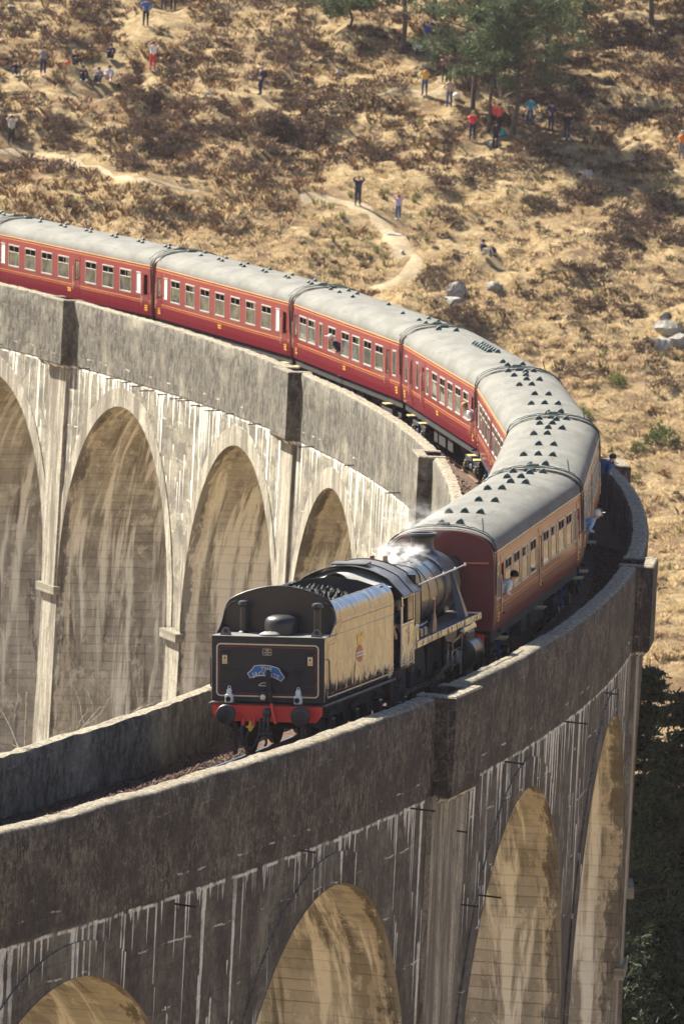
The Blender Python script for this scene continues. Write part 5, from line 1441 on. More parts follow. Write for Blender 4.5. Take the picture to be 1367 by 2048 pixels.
# ------------------------------------------------------------------ rocks
def rock(name, label, u, v, sx, sy, sz, seed, sink=.3, tone=None):
    bm = bmesh.new(); bmesh.ops.create_icosphere(bm, subdivisions=4, radius=1.25)
    r = random.Random(seed); planes = [(Vector((r.gauss(0, 1), r.gauss(0, 1), r.gauss(.2, .8))).normalized(), r.uniform(.38, .72)) for _ in range(15)]
    for w in bm.verts:
        for n, d in planes:
            e = w.co.dot(n) - d
            if e > 0: w.co -= n * e * .98
        w.co *= 1 + .05 * math.sin(w.co.x * 13 + seed) * math.cos(w.co.y * 7)
        w.co = Vector((w.co.x * sx * 1.3, w.co.y * sy * 1.3, w.co.z * sz * 1.35))
    me = bpy.data.meshes.new(name); bm.to_mesh(me); bm.free(); me.materials.append(tone or MAT['rock'])
    me.polygons.foreach_set('use_smooth', [True] * len(me.polygons)); me.set_sharp_from_angle(angle=rad(14))
    p = at(u, v); o = link(name, me, None, (p.x, p.y, p.z + sz * (1 - sink) * .35), (0, 0, YAW - math.pi / 2 + r.uniform(-.3, .3)))
    return tag(o, label, 'rock')
pale = plain('pale_quartz_rock', (.36, .34, .29), .9, vary=.25, scale=2)
rock('boulder', 'large grey boulder in the grass above the bend of the train', 915, 590, .72, .7, .62, 3)
rock('boulder', 'flat grey slab at the foot of the large boulder above the train', 905, 604, .85, .6, .28, 5)
rock('boulder', 'lower grey boulder right of the large boulder above the train', 986, 578, .55, .5, .42, 8)
rock('boulder', 'pale rounded boulder in the grass on the right slope', 1173, 352, .42, .4, .42, 9, .1, pale)
for k, (u, v, a, b, c) in enumerate(((1345, 668, .75, .6, .75), (1310, 690, .6, .5, .4), (1362, 690, .5, .5, .7), (1330, 640, .45, .4, .4))):
    rock('crag', ['tallest block of the grey crag at the right edge', 'low left block of the grey crag at the right edge', 'rightmost block of the grey crag cut by the frame', 'top block of the grey crag at the right edge'][k], u, v, a, b, c, 20 + k)
rock('boulder', 'pale tilted rock beside the person in the grey top at the left edge', 28, 236, .35, .25, .22, 31, .3, pale)
rock('boulder', 'grey rock between heather clumps under the pine trees', 680, 148, .45, .4, .22, 33)
rock('boulder', 'pale stone in the middle of the lower footpath', 804, 502, .22, .2, .2, 35, .3, pale)
rock('boulder', 'pale step stone at the upper turn of the footpath', 788, 478, .5, .3, .14, 36, .3, pale)
rock('boulder', 'rock under the person in black with the teal bag', 985, 290, .55, .45, .28, 37)
rock('boulder', 'small white rock on the shaded slope at the right', 1312, 140, .22, .2, .2, 38, .3, pale)
rock('boulder', 'pale flat rock below the seated group at the top left', 420, 188, .4, .3, .16, 39, .3, pale)
rock('boulder', 'white rock at the top left edge of the slope', 20, 15, .3, .25, .18, 40, .3, pale)
rock('boulder', 'pale rock the seated person in black leans on', 14, 138, .35, .3, .22, 41, .2, pale)
# ------------------------------------------------------------------ trees
MAT.update(bark=plain('pine_bark', (.075, .055, .045), .95, vary=.4, scale=6), pale_bark=plain('birch_bark', (.42, .36, .28), .9, vary=.4, scale=5),
    needles=leafy('pine_needles', (.042, .068, .030), (.098, .130, .058), (.150, .178, .082), .9, .7, .3),
    spruce=leafy('spruce_needles', (.018, .030, .017), (.042, .060, .030), (.085, .095, .045), .8, .7, .2),
    gorse=leafy('bright_gorse', (.09, .125, .025), (.19, .21, .045), (.06, .08, .02), 2.5, .7, .3), holly=leafy('dark_bush', (.05, .075, .02), (.13, .16, .04), (.03, .04, .015), 2.5, .7, .2), twig=plain('grey_twig', (.20, .16, .13), .9, vary=.3))
def limb(p, d, length, r, depth, rng, segs, droop=0.0, tips=None):
    n = 5; pts = [p.copy()]; rs = [r]
    for i in range(n):
        d = (d + Vector((rng.gauss(0, .13), rng.gauss(0, .13), rng.gauss(0, .09) - droop))).normalized()
        p = p + d * length / n; pts.append(p.copy()); rs.append(r * (1 - .75 * (i + 1) / n))
    segs.append((pts, rs))
    if tips is not None: tips += pts[2:]
    if depth > 0:
        for k in range(rng.randint(3, 5)):
            i = rng.randint(2, n); q = pts[i]; a = rng.uniform(0, 6.28)
            e = (d * rng.uniform(.5, 1) + Vector((math.cos(a), math.sin(a), rng.uniform(-.1, .6))) * .8).normalized()
            limb(q, e, length * rng.uniform(.4, .65), rs[i] * .6, depth - 1, rng, segs, droop, tips)
def foliage(points, per, spread, size, seed, flat=1.0):
    r = np.random.default_rng(seed); P = np.repeat(np.array([tuple(p) for p in points]), per, 0); n = len(P)
    P = P + r.normal(size=(n, 3)) * spread * np.array([1, 1, flat])
    d = r.normal(size=(n, 3)); d /= np.linalg.norm(d, axis=1)[:, None]; s = np.cross(d, r.normal(size=(n, 3))); s /= np.linalg.norm(s, axis=1)[:, None]
    L = size * r.uniform(.5, 1.5, (n, 1)); W = L * .26
    co = np.stack([P - s * W - d * L, P + s * W - d * L, P + s * W * .6 + d * L, P - s * W * .6 + d * L], 1).reshape(-1, 3)
    return co, np.arange(n * 4).reshape(n, 4)
def pine(label, u, v, h, crown0, reach, seed, base=None):
    rng = random.Random(seed); b = base or at(u, v)
    t = thing('pine_tree', label, 'tree', b, (0, 0, 0), 'scots pines on the slope')
    lean = Vector((rng.gauss(0, .03), rng.gauss(0, .03), 1)); pts = [Vector((0, 0, -.3)) + lean * (h * k / 8) + Vector((rng.gauss(0, .08), rng.gauss(0, .08), 0)) for k in range(9)]
    MB().tube(pts, [.17 * (1 - .8 * k / 8) * h / 9 for k in range(9)], 8).build('trunk', MAT['bark'], t, 60)
    segs = []; tips = []
    for k in range(int(16 + h)):
        z = crown0 + (h - crown0) * (k + rng.random()) / (16 + h); a = rng.uniform(0, 6.28); f = (z - crown0) / (h - crown0)
        L = reach * (.55 + .7 * math.sin(math.pi * min(1, f * .85 + .15))) * rng.uniform(.6, 1.1)
        i = min(8, max(0, int(z / h * 8))); limb(Vector((pts[i].x, pts[i].y, z)), Vector((math.cos(a), math.sin(a), rng.uniform(-.05, .45))), L, .05, 1, rng, segs, -.01, tips)
    mb = MB()
    for p, r in segs: mb.tube(p, r, 4, caps=False)
    mb.build('branches', MAT['bark'], t)['kind'] = 'stuff'
    co, f = foliage(tips, 12, .26, .13, seed, .6)
    me = bpy.data.meshes.new('crown'); np_mesh(me, co, f); me.materials.append(MAT['needles']); o = link('crown', me, t); o['kind'] = 'stuff'
    return t
pine('pine tree with trunk behind the person in red sleeves', 945, 222, 8.8, 2.4, 2.7, 1)
pine('thin pine between the person in red sleeves and the pair in coral tops', 974, 262, 7.8, 2.9, 1.8, 2)
pine('pine right of the pair in coral tops, beside the person in teal', 1026, 274, 9.2, 2.7, 2.8, 3)
pine('dark pine at the top centre, left of the person in the blue hoodie', 803, 106, 9.5, 2.7, 3.6, 4)
pine('pine rising behind the teal jacket, its crown at the top edge', 1090, 150, 8.5, 1.2, 2.6, 5)
pine('bushy low pine at the top left of the pine group', 700, 52, 5.5, .3, 1.9, 6)
pine('pine at the very top edge above the blue hoodie', 868, 40, 9, 1.6, 3.0, 7)
pine('pine at the top edge over the shaded slope on the right', 1165, 40, 10, 1.4, 3.2, 8)
pine('far right pine on the shaded slope, trunk only in view', 1298, 48, 10, 4.2, 3.2, 9)
def bare_tree(label, p, h, seed, mat='pale_bark', spread=.5, r=.07, depth=2, start=.25):
    rng = random.Random(seed); t = thing('bare_tree', label, 'tree', p)
    pts = [Vector((0, 0, -.2))]; 
    for k in range(7): pts.append(pts[-1] + Vector((rng.gauss(0, .05) * h / 7, rng.gauss(0, .05) * h / 7, (h + .2) / 7)))
    rs = [r * (1 - .85 * k / 7) for k in range(8)]
    MB().tube(pts, rs, 7).build('trunk', MAT[mat], t, 60)
    segs = []
    for k in range(int(10 + h)):
        f = start + (1 - start) * rng.random(); i = min(7, int(f * 7)); a = rng.uniform(0, 6.28)
        limb(pts[i], Vector((math.cos(a) * spread, math.sin(a) * spread, rng.uniform(.35, 1))).normalized(), h * .36 * (1.25 - f * .7), rs[i] * .55 + .006, depth, rng, segs)
    mb = MB()
    for q, w in segs: mb.tube(q, w, 3, caps=False)
    mb.build('branches', MAT[mat if mat == 'pale_bark' else 'twig'], t)['kind'] = 'stuff'
bare_tree('pale bare birch in front of the pines, between the two coral tops', at(997, 236), 4.2, 1, r=.05)
bare_tree('leafless grey birch by the dark heather, left of the rock under the pines', at(583, 178), 3.6, 2, 'bark', .4, .035, 1)
bare_tree('leafless sapling behind the walker with the dark backpack', at(540, 110), 4.0, 3, 'bark', .4, .035, 2)
bare_tree('leafless sapling at the upper left, right of the person in white', at(405, 125), 3.4, 4, 'bark', .4, .03, 2)
bare_tree('pale leaning bare sapling on the slope below the person in yellow', at(750, 308), 1.8, 5, r=.04, depth=1)
bare_tree('bare birch at the top edge near the two dark figures', at(455, 70), 4.0, 6, 'bark', .4, .035, 2)
bare_tree('reddish leafless shrub above the carriage roofs near the path', at(560, 480), 3.0, 7, 'bark', .6, .03, 2, .1)
bare_tree('thin leafless sapling on the slope left of the pines', at(625, 90), 3.8, 8, 'bark', .45, .03, 2)
bare_tree('slender leafless sapling on the left slope below the path', at(20, 380), 2.2, 9, 'bark', .5, .025, 1, .1)
bare_tree('tiny leafless sapling in the golden field on the right', at(1290, 790), 1.6, 10, r=.03, depth=1)
d0 = pixel_ray(40, 1500)
b0 = CAM + d0 * 262
bare_tree('tall leafless tree behind the inner parapet at the left edge', Vector((b0.x, b0.y, -27)), 20.4, 21, 'pale_bark', .9, .20, 3, .45)
def shrub(label, u, v, s, mat, seed, name='gorse_bush'):
    p = at(u, v); t = thing(name, label, 'bush', p, (0, 0, 0))
    me = clump_mesh('foliage', MAT[mat], 700, .11, 1.1, seed); o = link('foliage', me, t, (0, 0, .05), None, (s, s, s)); o['kind'] = 'stuff'
    mb = MB()
    for k in range(6): a = k * 1.05; mb.tube([(0, 0, -.1), (math.cos(a) * s * .3, math.sin(a) * s * .3, s * .4)], .02, 4)
    mb.build('stems', MAT['bark'], t)
shrub('bright yellow-green gorse bush in the golden field on the right', 1234, 772, .55, 'gorse', 51)
shrub('bright green gorse bush peeping over the second carriage roof', 1163, 842, .6, 'gorse', 52)
shrub('broad dark green bush at the right edge of the golden field', 1318, 892, .95, 'holly', 53, 'evergreen_bush')
shrub('low dim green bush left of the broad dark green bush', 1275, 905, .45, 'holly', 54, 'evergreen_bush')
def spruce(label, u, v, dist, h, reach, seed):
    d = pixel_ray(u, v); p = CAM + d * dist; rng = random.Random(seed)
    gz = float(terrain_z(p.x, p.y)); h = p.z - gz + .3
    t = thing('spruce_tree', label, 'tree', (p.x, p.y, gz), (0, 0, 0), 'spruces beside the viaduct')
    MB().tube([(0, 0, -.3), (0, 0, h * .5), (0, 0, h)], [.24, .15, .02], 8).build('trunk', MAT['bark'], t, 60)
    tips = []; segs = []
    z = h * .12
    while z < h - .3:
        f = 1 - z / h; L = .35 + reach * f ** .8
        for k in range(rng.randint(6, 8)):
            a = rng.uniform(0, 6.28); l = L * rng.uniform(.7, 1.15); n = 7; pts = []
            for i in range(n):
                q = i / (n - 1); pts.append(Vector((math.cos(a) * l * q, math.sin(a) * l * q, z + .25 * q - l * .42 * q * q + .15 * l * max(0, q - .7))))
            segs.append((pts, [.03 * (1 - .8 * i / n) for i in range(n)]))
            w = Vector((-math.sin(a), math.cos(a), 0))
            for i in range(1, n):
                for s_ in np.linspace(-.34, .34, 5): tips.append(pts[i] + w * s_ * l * (1 - i / n * .7) + Vector((0, 0, -.10 - .25 * abs(s_))))
        z += rng.uniform(.32, .5)
    mb = MB()
    for p_, r in segs: mb.tube(p_, r, 3, caps=False)
    mb.build('branches', MAT['bark'], t)['kind'] = 'stuff'
    co, f = foliage(tips, 3, .12, .12, seed, .6)
    me = bpy.data.meshes.new('crown'); np_mesh(me, co, f); me.materials.append(MAT['spruce']); o = link('crown', me, t); o['kind'] = 'stuff'
spruce('dark spruce at the right edge, tallest beside the outer face of the viaduct', 1372, 1375, 262, 18, 3.4, 61)
spruce('dark spruce tight behind the viaduct pier at the lower right', 1298, 1335, 285, 18, 2.6, 62)
spruce('small dark spruce in front of the others at the lower right corner', 1335, 1790, 250, 12, 2.4, 63)
spruce('dark spruce at the lower right, between the pier and the right edge', 1345, 1500, 272, 16, 3.0, 64)
spruce('dark spruce behind the lower right spruces, close to the pier foot', 1275, 1560, 296, 16, 3.0, 65)
# ------------------------------------------------------------------ people
def cloth(name, c, vary=.2): return shared(('cl', name), lambda: plain('cloth_' + name, c, .9, vary=vary, scale=12, spec=.2))
CLO = dict(denim=(.03, .09, .24), black=(.018, .018, .022), navy=(.02, .028, .07), grey=(.22, .22, .25), white=(.75, .74, .70), red=(.62, .05, .04), coral=(.75, .10, .10), blue=(.02, .13, .42), teal=(.02, .33, .42), yellow=(.75, .48, .08), beige=(.56, .47, .34), pink=(.62, .24, .36), orange=(.72, .24, .06), lilac=(.50, .42, .62), jeans=(.05, .10, .24), pale=(.50, .47, .42), charcoal=(.05, .05, .06), lightblue=(.30, .48, .66), khaki=(.28, .24, .15), skin=(.60, .36, .26), brownhair=(.06, .035, .02), darkhair=(.015, .012, .010), fairhair=(.35, .24, .11), greyhair=(.36, .35, .33), greenc=(.20, .30, .16), deepblue=(.03, .06, .32))
def C_(n): return cloth(n, CLO[n])
BONES = {}
def pose(kind):
    """joints of a 1.75 m figure facing -y; name -> (position, radius)"""
    J = {'pelvis': ((0, 0, .95), .135), 'spine': ((0, .01, 1.14), .120), 'chest': ((0, .01, 1.34), .140), 'neck': ((0, .005, 1.49), .055), 'head': ((0, -.02, 1.60), .088), 'crown': ((0, -.005, 1.685), .075)}
    for s, x in (('l', 1), ('r', -1)):
        J.update({'sh' + s: ((x * .185, .01, 1.41), .068), 'el' + s: ((x * .25, .03, 1.14), .046), 'wr' + s: ((x * .25, -.07, .90), .034), 'ha' + s: ((x * .24, -.10, .80), .040), 'th' + s: ((x * .20, -.13, .84), .016),
                  'hp' + s: ((x * .095, 0, .90), .098), 'kn' + s: ((x * .115, -.02, .49), .062), 'an' + s: ((x * .125, .02, .09), .042), 'to' + s: ((x * .15, -.17, .035), .038)})
    def st(n, p): J[n] = (p, J[n][1])
    if kind in ('photo', 'sitphoto'):
        for s, x in (('l', 1), ('r', -1)): st('el' + s, (x * .29, -.14, 1.22)); st('wr' + s, (x * .13, -.30, 1.47)); st('ha' + s, (x * .07, -.30, 1.56)); st('th' + s, (x * .03, -.27, 1.54))
    if kind == 'up':
        for s, x in (('l', 1), ('r', -1)): st('el' + s, (x * .34, -.10, 1.50)); st('wr' + s, (x * .16, -.22, 1.70)); st('ha' + s, (x * .09, -.25, 1.78)); st('th' + s, (x * .05, -.24, 1.75))
    if kind == 'wave':
        st('ell', (.36, -.06, 1.52)); st('wrl', (.40, -.12, 1.78)); st('hal', (.41, -.13, 1.88)); st('thl', (.37, -.14, 1.84))
    if kind == 'hips':
        for s, x in (('l', 1), ('r', -1)): st('el' + s, (x * .36, .06, 1.16)); st('wr' + s, (x * .20, -.08, 1.02)); st('ha' + s, (x * .15, -.14, 1.00)); st('th' + s, (x * .12, -.12, 1.04))
    if kind == 'step':
        st('knl', (.11, -.16, .50)); st('anl', (.12, -.12, .10)); st('tol', (.14, -.30, .05)); st('knr', (-.11, .06, .49)); st('anr', (-.12, .22, .12)); st('tor', (-.14, .06, .04))
    if kind in ('sit', 'sitphoto'):
        dz = -.78
        for k in list(J):
            if k[:2] not in ('kn', 'an', 'to', 'hp'): p = J[k][0]; st(k, (p[0], p[1] + .06, p[2] + dz))
        for s, x in (('l', 1), ('r', -1)):
            st('hp' + s, (x * .10, 0, .14)); st('kn' + s, (x * .17, -.36, .46)); st('an' + s, (x * .16, -.58, .09)); st('to' + s, (x * .18, -.76, .05))
            if kind == 'sit': st('el' + s, (x * .28, -.10, .38)); st('wr' + s, (x * .17, -.32, .48)); st('ha' + s, (x * .10, -.38, .50)); st('th' + s, (x * .06, -.36, .53))
    if kind == 'lean':      # bending forward out of a window from the hips
        a = rad(52)
        for k in list(J):
            if k[:2] in ('kn', 'an', 'to', 'hp') or k == 'pelvis': continue
            x, y, z = J[k][0]; r = z - .95; st(k, (x, y - math.sin(a) * r * .95, .95 + math.cos(a) * r + .02))
        for s, x in (('l', 1), ('r', -1)): st('el' + s, (x * .27, -.20, 1.02)); st('wr' + s, (x * .22, -.30, .97)); st('ha' + s, (x * .20, -.38, .97)); st('th' + s, (x * .15, -.36, 1.0))
        h = J['head'][0]; st('head', (h[0], h[1] - .01, h[2] + .04)); c = J['crown'][0]; st('crown', (h[0], h[1] - .01, h[2] + .13))
    return J
LINKS = [('pelvis', 'spine'), ('spine', 'chest'), ('chest', 'neck'), ('neck', 'head'), ('head', 'crown')]
for s in 'lr': LINKS += [('chest', 'sh' + s), ('sh' + s, 'el' + s), ('el' + s, 'wr' + s), ('wr' + s, 'ha' + s), ('wr' + s, 'th' + s), ('pelvis', 'hp' + s), ('hp' + s, 'kn' + s), ('kn' + s, 'an' + s), ('an' + s, 'to' + s)]
def body_mesh(kind):
    J = pose(kind); names = list(J)
    me = bpy.data.meshes.new('b'); me.from_pydata([J[n][0] for n in names], [(names.index(a), names.index(b)) for a, b in LINKS], [])
    ob = bpy.data.objects.new('b', me); col.objects.link(ob)
    ob.modifiers.new('s', 'SKIN'); sv = me.skin_vertices[0].data
    for i, n in enumerate(names):
        r = J[n][1] * (1.0 if n in ('head', 'crown', 'neck') or n[:2] in ('ha', 'th') else 1.22); wide = 1.22 if n in ('pelvis', 'spine', 'chest') else 1.0
        sv[i].radius = (r * wide, r); sv[i].use_root = (n == 'pelvis')
    sb = ob.modifiers.new('u', 'SUBSURF'); sb.levels = 1; sb.render_levels = 1
    dg = bpy.context.evaluated_depsgraph_get(); dg.update()
    out = bpy.data.meshes.new_from_object(ob.evaluated_get(dg))
    bpy.data.objects.remove(ob); bpy.data.meshes.remove(me)
    reg = []
    seg = [(Vector(J[a][0]), Vector(J[b][0]), a, b) for a, b in LINKS]
    for p in out.polygons:
        c = Vector(p.center); best = None
        for A, B, a, b in seg:
            ab = B - A; t = max(0, min(1, (c - A).dot(ab) / ab.length_squared)); d = (A + ab * t - c).length - (J[a][1] * (1 - t) + J[b][1] * t) * .8
            if best is None or d < best[0]: best = (d, a, b, t)
        a, b, t = best[1:]
        k = 0                                                    # 0 top 1 legs 2 skin 3 shoes 4 forearm
        if b in ('head', 'crown') or (b == 'neck' and t > .75): k = 2
        elif b[:2] in ('ha', 'th') or (b[:2] == 'wr' and t > .85): k = 2
        elif b[:2] == 'wr': k = 4
        elif b[:2] in ('hp', 'kn') or (b == 'spine' and t < .05): k = 1
        elif b[:2] == 'an': k = 1 if t < .85 else 3
        elif b[:2] == 'to': k = 3
        reg.append(k)
    out.polygons.foreach_set('use_smooth', [True] * len(out.polygons))
    return out, reg, J
def hair_mesh(J, mat, longer=False, cap=None):
    h = Vector(J['head'][0]); c = Vector(J['crown'][0]); up = (c - h).normalized(); mb = MB()
    o = h + (c - h) * .55
    mb.lathe([(.106, -.05), (.110, .0), (.102, .045), (.075, .085), (.035, .108), (0, .113)], (o.x, o.y + .018, o.z - .005), 'z', 12)
    if longer: mb.lathe([(.04, -.26), (.085, -.20), (.095, -.1), (.10, -.02)], (o.x, o.y + .045, o.z), 'z', 10)
    if cap: mb.prism([(o.x - .07, o.y - .08), (o.x + .07, o.y - .08), (o.x + .05, o.y - .19), (o.x - .05, o.y - .19)], 'z', o.z + .02, o.z + .035)
    return mb.mesh('hair' if not cap else 'cap', mat, 60)
def face_mesh(J):
    h = Vector(J['head'][0]); mb = MB(); y = h.y - .083; z = h.z + .035
    mb.lathe([(.016, 0), (.014, -.02), (0, -.032)], (h.x, y, z - .03), 'y', 6)
    for q in (-1, 1): mb.lathe([(.024, -.015), (.03, 0), (.02, .015)], (h.x + q * .088, h.y + .01, z - .02), 'x', 6)
    return mb
def person(label, P, face, kind, top, legs, hair='brownhair', shoes='black', sleeves=True, height=1.75, longhair=False, cap=None, bag=None):
    base, reg, J = body_mesh(kind)
    me = base
    me.materials.clear()
    for m in (C_(top), C_(legs), C_('skin'), C_(shoes), C_(top) if sleeves else C_('skin')): me.materials.append(m)
    me.polygons.foreach_set('material_index', reg)
    root = thing('person', label, 'person', P, (0, 0, face))
    root.scale = (height / 1.75,) * 3
    link('body', me, root)
    link('cap' if cap else 'hair', hair_mesh(J, C_(cap or hair), longhair, cap), root)
    h = J['head'][0]; z = h[2] + .038; mb = MB()
    for q in (-1, 1): mb.lathe([(.011, 0), (.008, -.008), (0, -.010)], (q * .032, h[1] - .082, z), 'y', 6)
    e = mb.build('eyes', C_('darkhair'), root); e['kind'] = 'stuff'
    MB().lathe([(.017, .01), (.014, -.015), (0, -.03)], (0, h[1] - .080, z - .035), 'y', 6).build('nose', C_('skin'), root)
    MB().box(-.025, .025, h[1] - .088, h[1] - .078, z - .078, z - .070, .002).build('mouth', C_('coral'), root)
    if bag:
        MB().box(-.17, .17, .12, .33, 1.02, 1.46, .06).build('backpack', C_(bag), root)
    return root
BACK = YAW - math.pi / 2      # body facing the camera: local -y towards it
def on_hill(label, u, v, kind, top, legs, turn=0.0, **kw):
    p = at(u, v); return person(label, (p.x, p.y, p.z + .02), BACK + turn, kind, top, legs, **kw)
on_hill('person in grey top and black trousers photographing beside the path, far left', 22, 293, 'up', 'pale', 'black', .2, hair='darkhair')
on_hill('seated person all in black leaning on a pale rock at the left edge', 30, 152, 'sitphoto', 'black', 'charcoal', .3, shoes='pale')
on_hill('person in long grey coat and dark leggings taking a photo, standing', 86, 151, 'photo', 'grey', 'navy', .1, shoes='pink', longhair=True)
on_hill('seated person in black beside a red bag, left of the seated group', 150, 132, 'sit', 'black', 'black', .5, hair='fairhair')
on_hill('seated person in black with white trainers in the lower row', 166, 163, 'sit', 'black', 'black', .1, shoes='white', longhair=True)
on_hill('seated person in grey top and black trousers in the middle of the group', 197, 167, 'sit', 'grey', 'black', -.1)
on_hill('seated person in light blue shirt and shorts with pale shoes', 218, 163, 'sit', 'lightblue', 'skin', -.1, shoes='white', sleeves=False)
on_hill('seated person in dark top behind the light blue shirt', 221, 119, 'sit', 'navy', 'black', 0)
on_hill('person in white top and red shorts raising arms to photograph', 305, 141, 'up', 'white', 'red', .1, sleeves=False)
on_hill('person in bright blue jacket and black trousers at the top edge', 291, 53, 'hips', 'blue', 'black', .2)
on_hill('left one of two dark legs cut by the top edge', 327, 21, 'stand', 'charcoal', 'navy', .1)
on_hill('right one of two dark legs cut by the top edge', 346, 22, 'stand', 'black', 'black', -.2)
on_hill('walker in black with a big dark backpack seen from the side', 520, 191, 'hips', 'black', 'navy', -1.2, bag='black', hair='greyhair')
on_hill('person in yellow shirt and blue jeans holding up a camera', 848, 187, 'photo', 'yellow', 'jeans', -.2, sleeves=False)
on_hill('person in dark blue hoodie standing in the shade of the pine', 852, 100, 'up', 'deepblue', 'khaki', .2)
on_hill('seated person in white shirt under the dark pine', 835, 112, 'sit', 'white', 'black', .3)
on_hill('person in pink top and black trousers, left of a pair under the pine', 888, 167, 'photo', 'pink', 'black', .1)
on_hill('person in black jacket, right of a pair under the pine', 903, 164, 'hips', 'charcoal', 'black', -.2)
on_hill('fair haired person in beige top and jeans below the pair', 897, 214, 'hips', 'beige', 'jeans', .1, hair='fairhair', longhair=True)
on_hill('person with red sleeves and navy dungarees in front of the pine trunk', 943, 281, 'photo', 'red', 'navy', 0, hair='fairhair')
on_hill('person in coral jacket behind the bare birch', 985, 262, 'up', 'coral', 'black', .2, hair='fairhair')
on_hill('dark haired person in bright coral jacket right of the bare birch', 995, 266, 'photo', 'coral', 'black', -.4, hair='darkhair')
on_hill('person in black sitting forward on a rock with a teal bag', 989, 297, 'stand', 'black', 'black', .2, height=1.55)
on_hill('person in teal jacket and jeans seen under the pine', 1058, 253, 'hips', 'teal', 'jeans', .3, hair='darkhair')
on_hill('person all in dark navy standing in the tree shade', 1100, 264, 'hips', 'navy', 'navy', .5, hair='darkhair')
on_hill('person in black jacket over white shirt with white shoes', 1132, 281, 'photo', 'black', 'navy', 0, shoes='white')
on_hill('person in orange jacket and grey jeans at the right edge', 1361, 320, 'photo', 'orange', 'grey', .3, hair='greyhair')
on_hill('person in dark navy photographing from the wide bend of the path', 714, 422, 'up', 'navy', 'navy', .1, hair='fairhair')
on_hill('child in lilac top and jeans with raised arms on the path', 795, 443, 'up', 'lilac', 'jeans', -.2, height=1.48, shoes='white', longhair=True)
on_hill('seated man in dark shirt, cap and pale trousers on the open slope', 966, 514, 'sit', 'navy', 'pale', .9, cap='black', sleeves=False)
def bag_on_hill(label, u, v, c, s=.22):
    bm = bmesh.new(); bmesh.ops.create_icosphere(bm, subdivisions=2, radius=1)
    for w in bm.verts: w.co = Vector((w.co.x * s * 1.1, w.co.y * s * .7, (w.co.z * .5 + .5) * s * 1.8 * (1 - .2 * w.co.x ** 2)))
    me = bpy.data.meshes.new('bag'); bm.to_mesh(me); bm.free(); me.materials.append(C_(c)); me.polygons.foreach_set('use_smooth', [True] * len(me.polygons))
    p = at(u, v); t = thing('bag', label, 'bag', p); link('pouch', me, t); MB().tube([(-.1, 0, s * 1.6), (-.05, 0, s * 2), (.05, 0, s * 2), (.1, 0, s * 1.6)], .012, 5).build('strap', C_('black'), t)
bag_on_hill('dark backpack on the grass behind the seated man in a cap', 983, 508, 'charcoal', .24)
bag_on_hill('teal bag beside the person in black on the rock', 1003, 274, 'teal', .24)
bag_on_hill('white bag standing beside the person in beige', 912, 198, 'white', .24)
bag_on_hill('red bag beside the leftmost seated person of the group', 137, 130, 'red', .16)
# passengers leaning out and crew: x along the vehicle, side -1 outside of the curve, +1 inside
def aboard(label, veh, x, side, kind, top, legs='navy', zf=1.16, y=1.14, turn=0.0, **kw):
    th = veh.rotation_euler.z; M = Matrix.Translation(veh.location) @ veh.rotation_euler.to_matrix().to_4x4()
    P = M @ Vector((x, side * y, zf))
    face = th + (math.pi if side > 0 else 0.0) + turn
    return person(label, P, face, kind, top, legs, **kw)
def door_x(f): return -HB + f * CL
aboard('dark haired passenger in white shirt leaning out of the front carriage door', COACHES[0][0], door_x(.068), -1, 'lean', 'white', hair='darkhair', turn=.5)
aboard('passenger with white hat leaning out of the second carriage', COACHES[1][0], door_x(.032), -1, 'lean', 'lightblue', cap='white', y=1.2, turn=.3)
aboard('passenger in blue jacket and dark cap leaning out of the third carriage', COACHES[2][0], door_x(.032), -1, 'lean', 'denim', cap='charcoal', y=1.3, turn=.4)
aboard('passenger in white leaning far out at the near end of the fourth carriage', COACHES[3][0], door_x(.035), 1, 'lean', 'white', hair='fairhair', turn=-.3, y=1.2)
aboard('passenger with white cap leaning out halfway along the fifth carriage', COACHES[4][0], door_x(.558), 1, 'lean', 'navy', cap='white', zf=1.22, y=1.24)
aboard('passenger in dark top at the end door of the rearmost carriage in view', COACHES[6][0], door_x(.032), 1, 'stand', 'black', y=1.12, zf=1.14)
aboard('fair passenger in pale shirt at the end door of the sixth carriage', COACHES[5][0], door_x(.035), 1, 'stand', 'pale', y=1.12, zf=1.14)
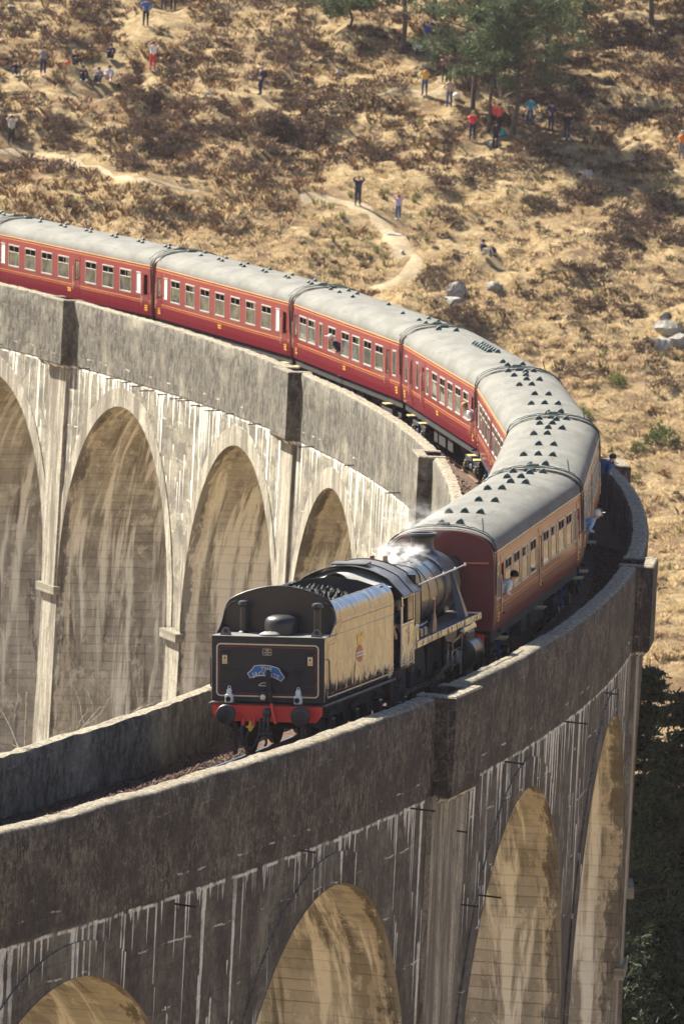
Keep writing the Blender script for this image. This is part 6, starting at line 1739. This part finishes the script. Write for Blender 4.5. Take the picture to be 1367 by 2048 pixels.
for k, (f, c) in enumerate(((.435, 'greenc'), (.33, 'black'), (.225, 'pink'))):
    aboard(['passenger in green at the fourth carriage window farthest from its near end', 'passenger in black at a fourth carriage window, middle of three heads', 'passenger in pink at the fourth carriage window nearest its near end'][k], COACHES[3][0], door_x(f), 1, 'stand', c, y=1.05)
for k, (ci, f, c) in enumerate(((4, .395, 'white'), (4, .29, 'greenc'), (5, .39, 'white'), (5, .28, 'lightblue'), (5, .50, 'beige'), (6, .265, 'beige'), (6, .37, 'white'), (6, .755, 'lilac'), (6, .65, 'white'), (5, .84, 'pale'))):
    lab = ['passenger in white behind the third wide window of the fifth carriage', 'passenger in green behind the second wide window of the fifth carriage', 'passenger in white behind the third wide window of the sixth carriage', 'passenger in light blue behind the second wide window of the sixth carriage', 'passenger in beige behind the middle window of the sixth carriage',
           'passenger in beige behind a window near the close end of the rearmost carriage', 'passenger in white just before the middle door of the rearmost carriage', 'passenger in lilac far along the rearmost carriage', 'passenger in white past the middle door of the rearmost carriage', 'passenger in pale top at the far end of the sixth carriage'][k]
    aboard(lab, COACHES[ci][0], door_x(f), 1, 'stand', c, y=.98, zf=1.05, height=1.6)
aboard('engine driver in navy overalls at the cab window', LOCO, 8.45 - 13.4, -1, 'stand', 'navy', zf=1.40, y=1.08, turn=.3, hair='greyhair', sleeves=False, height=1.62)
aboard('fireman in navy overalls in the gap between tender and cab', LOCO, 7.72 - 13.4, -1, 'stand', 'navy', zf=1.40, y=1.0, turn=.6, hair='brownhair', sleeves=False, height=1.66)
# ------------------------------------------------------------------ thin violet haze volume, added to lift the blacks
def haze():
    t = NT('black_lift_haze')
    v = t.n('ShaderNodeVolumePrincipled'); v.inputs['Color'].default_value = (.92, .88, 1.0, 1); v.inputs['Density'].default_value = HAZE; v.inputs['Anisotropy'].default_value = .35
    t.link(v.outputs[0], t.out.inputs['Volume'])
    o = MB().box(-3900, 3900, -3900, 3900, -40, 420).build('haze', t.m); o['kind'] = 'stuff'
HAZE = .000042
haze()
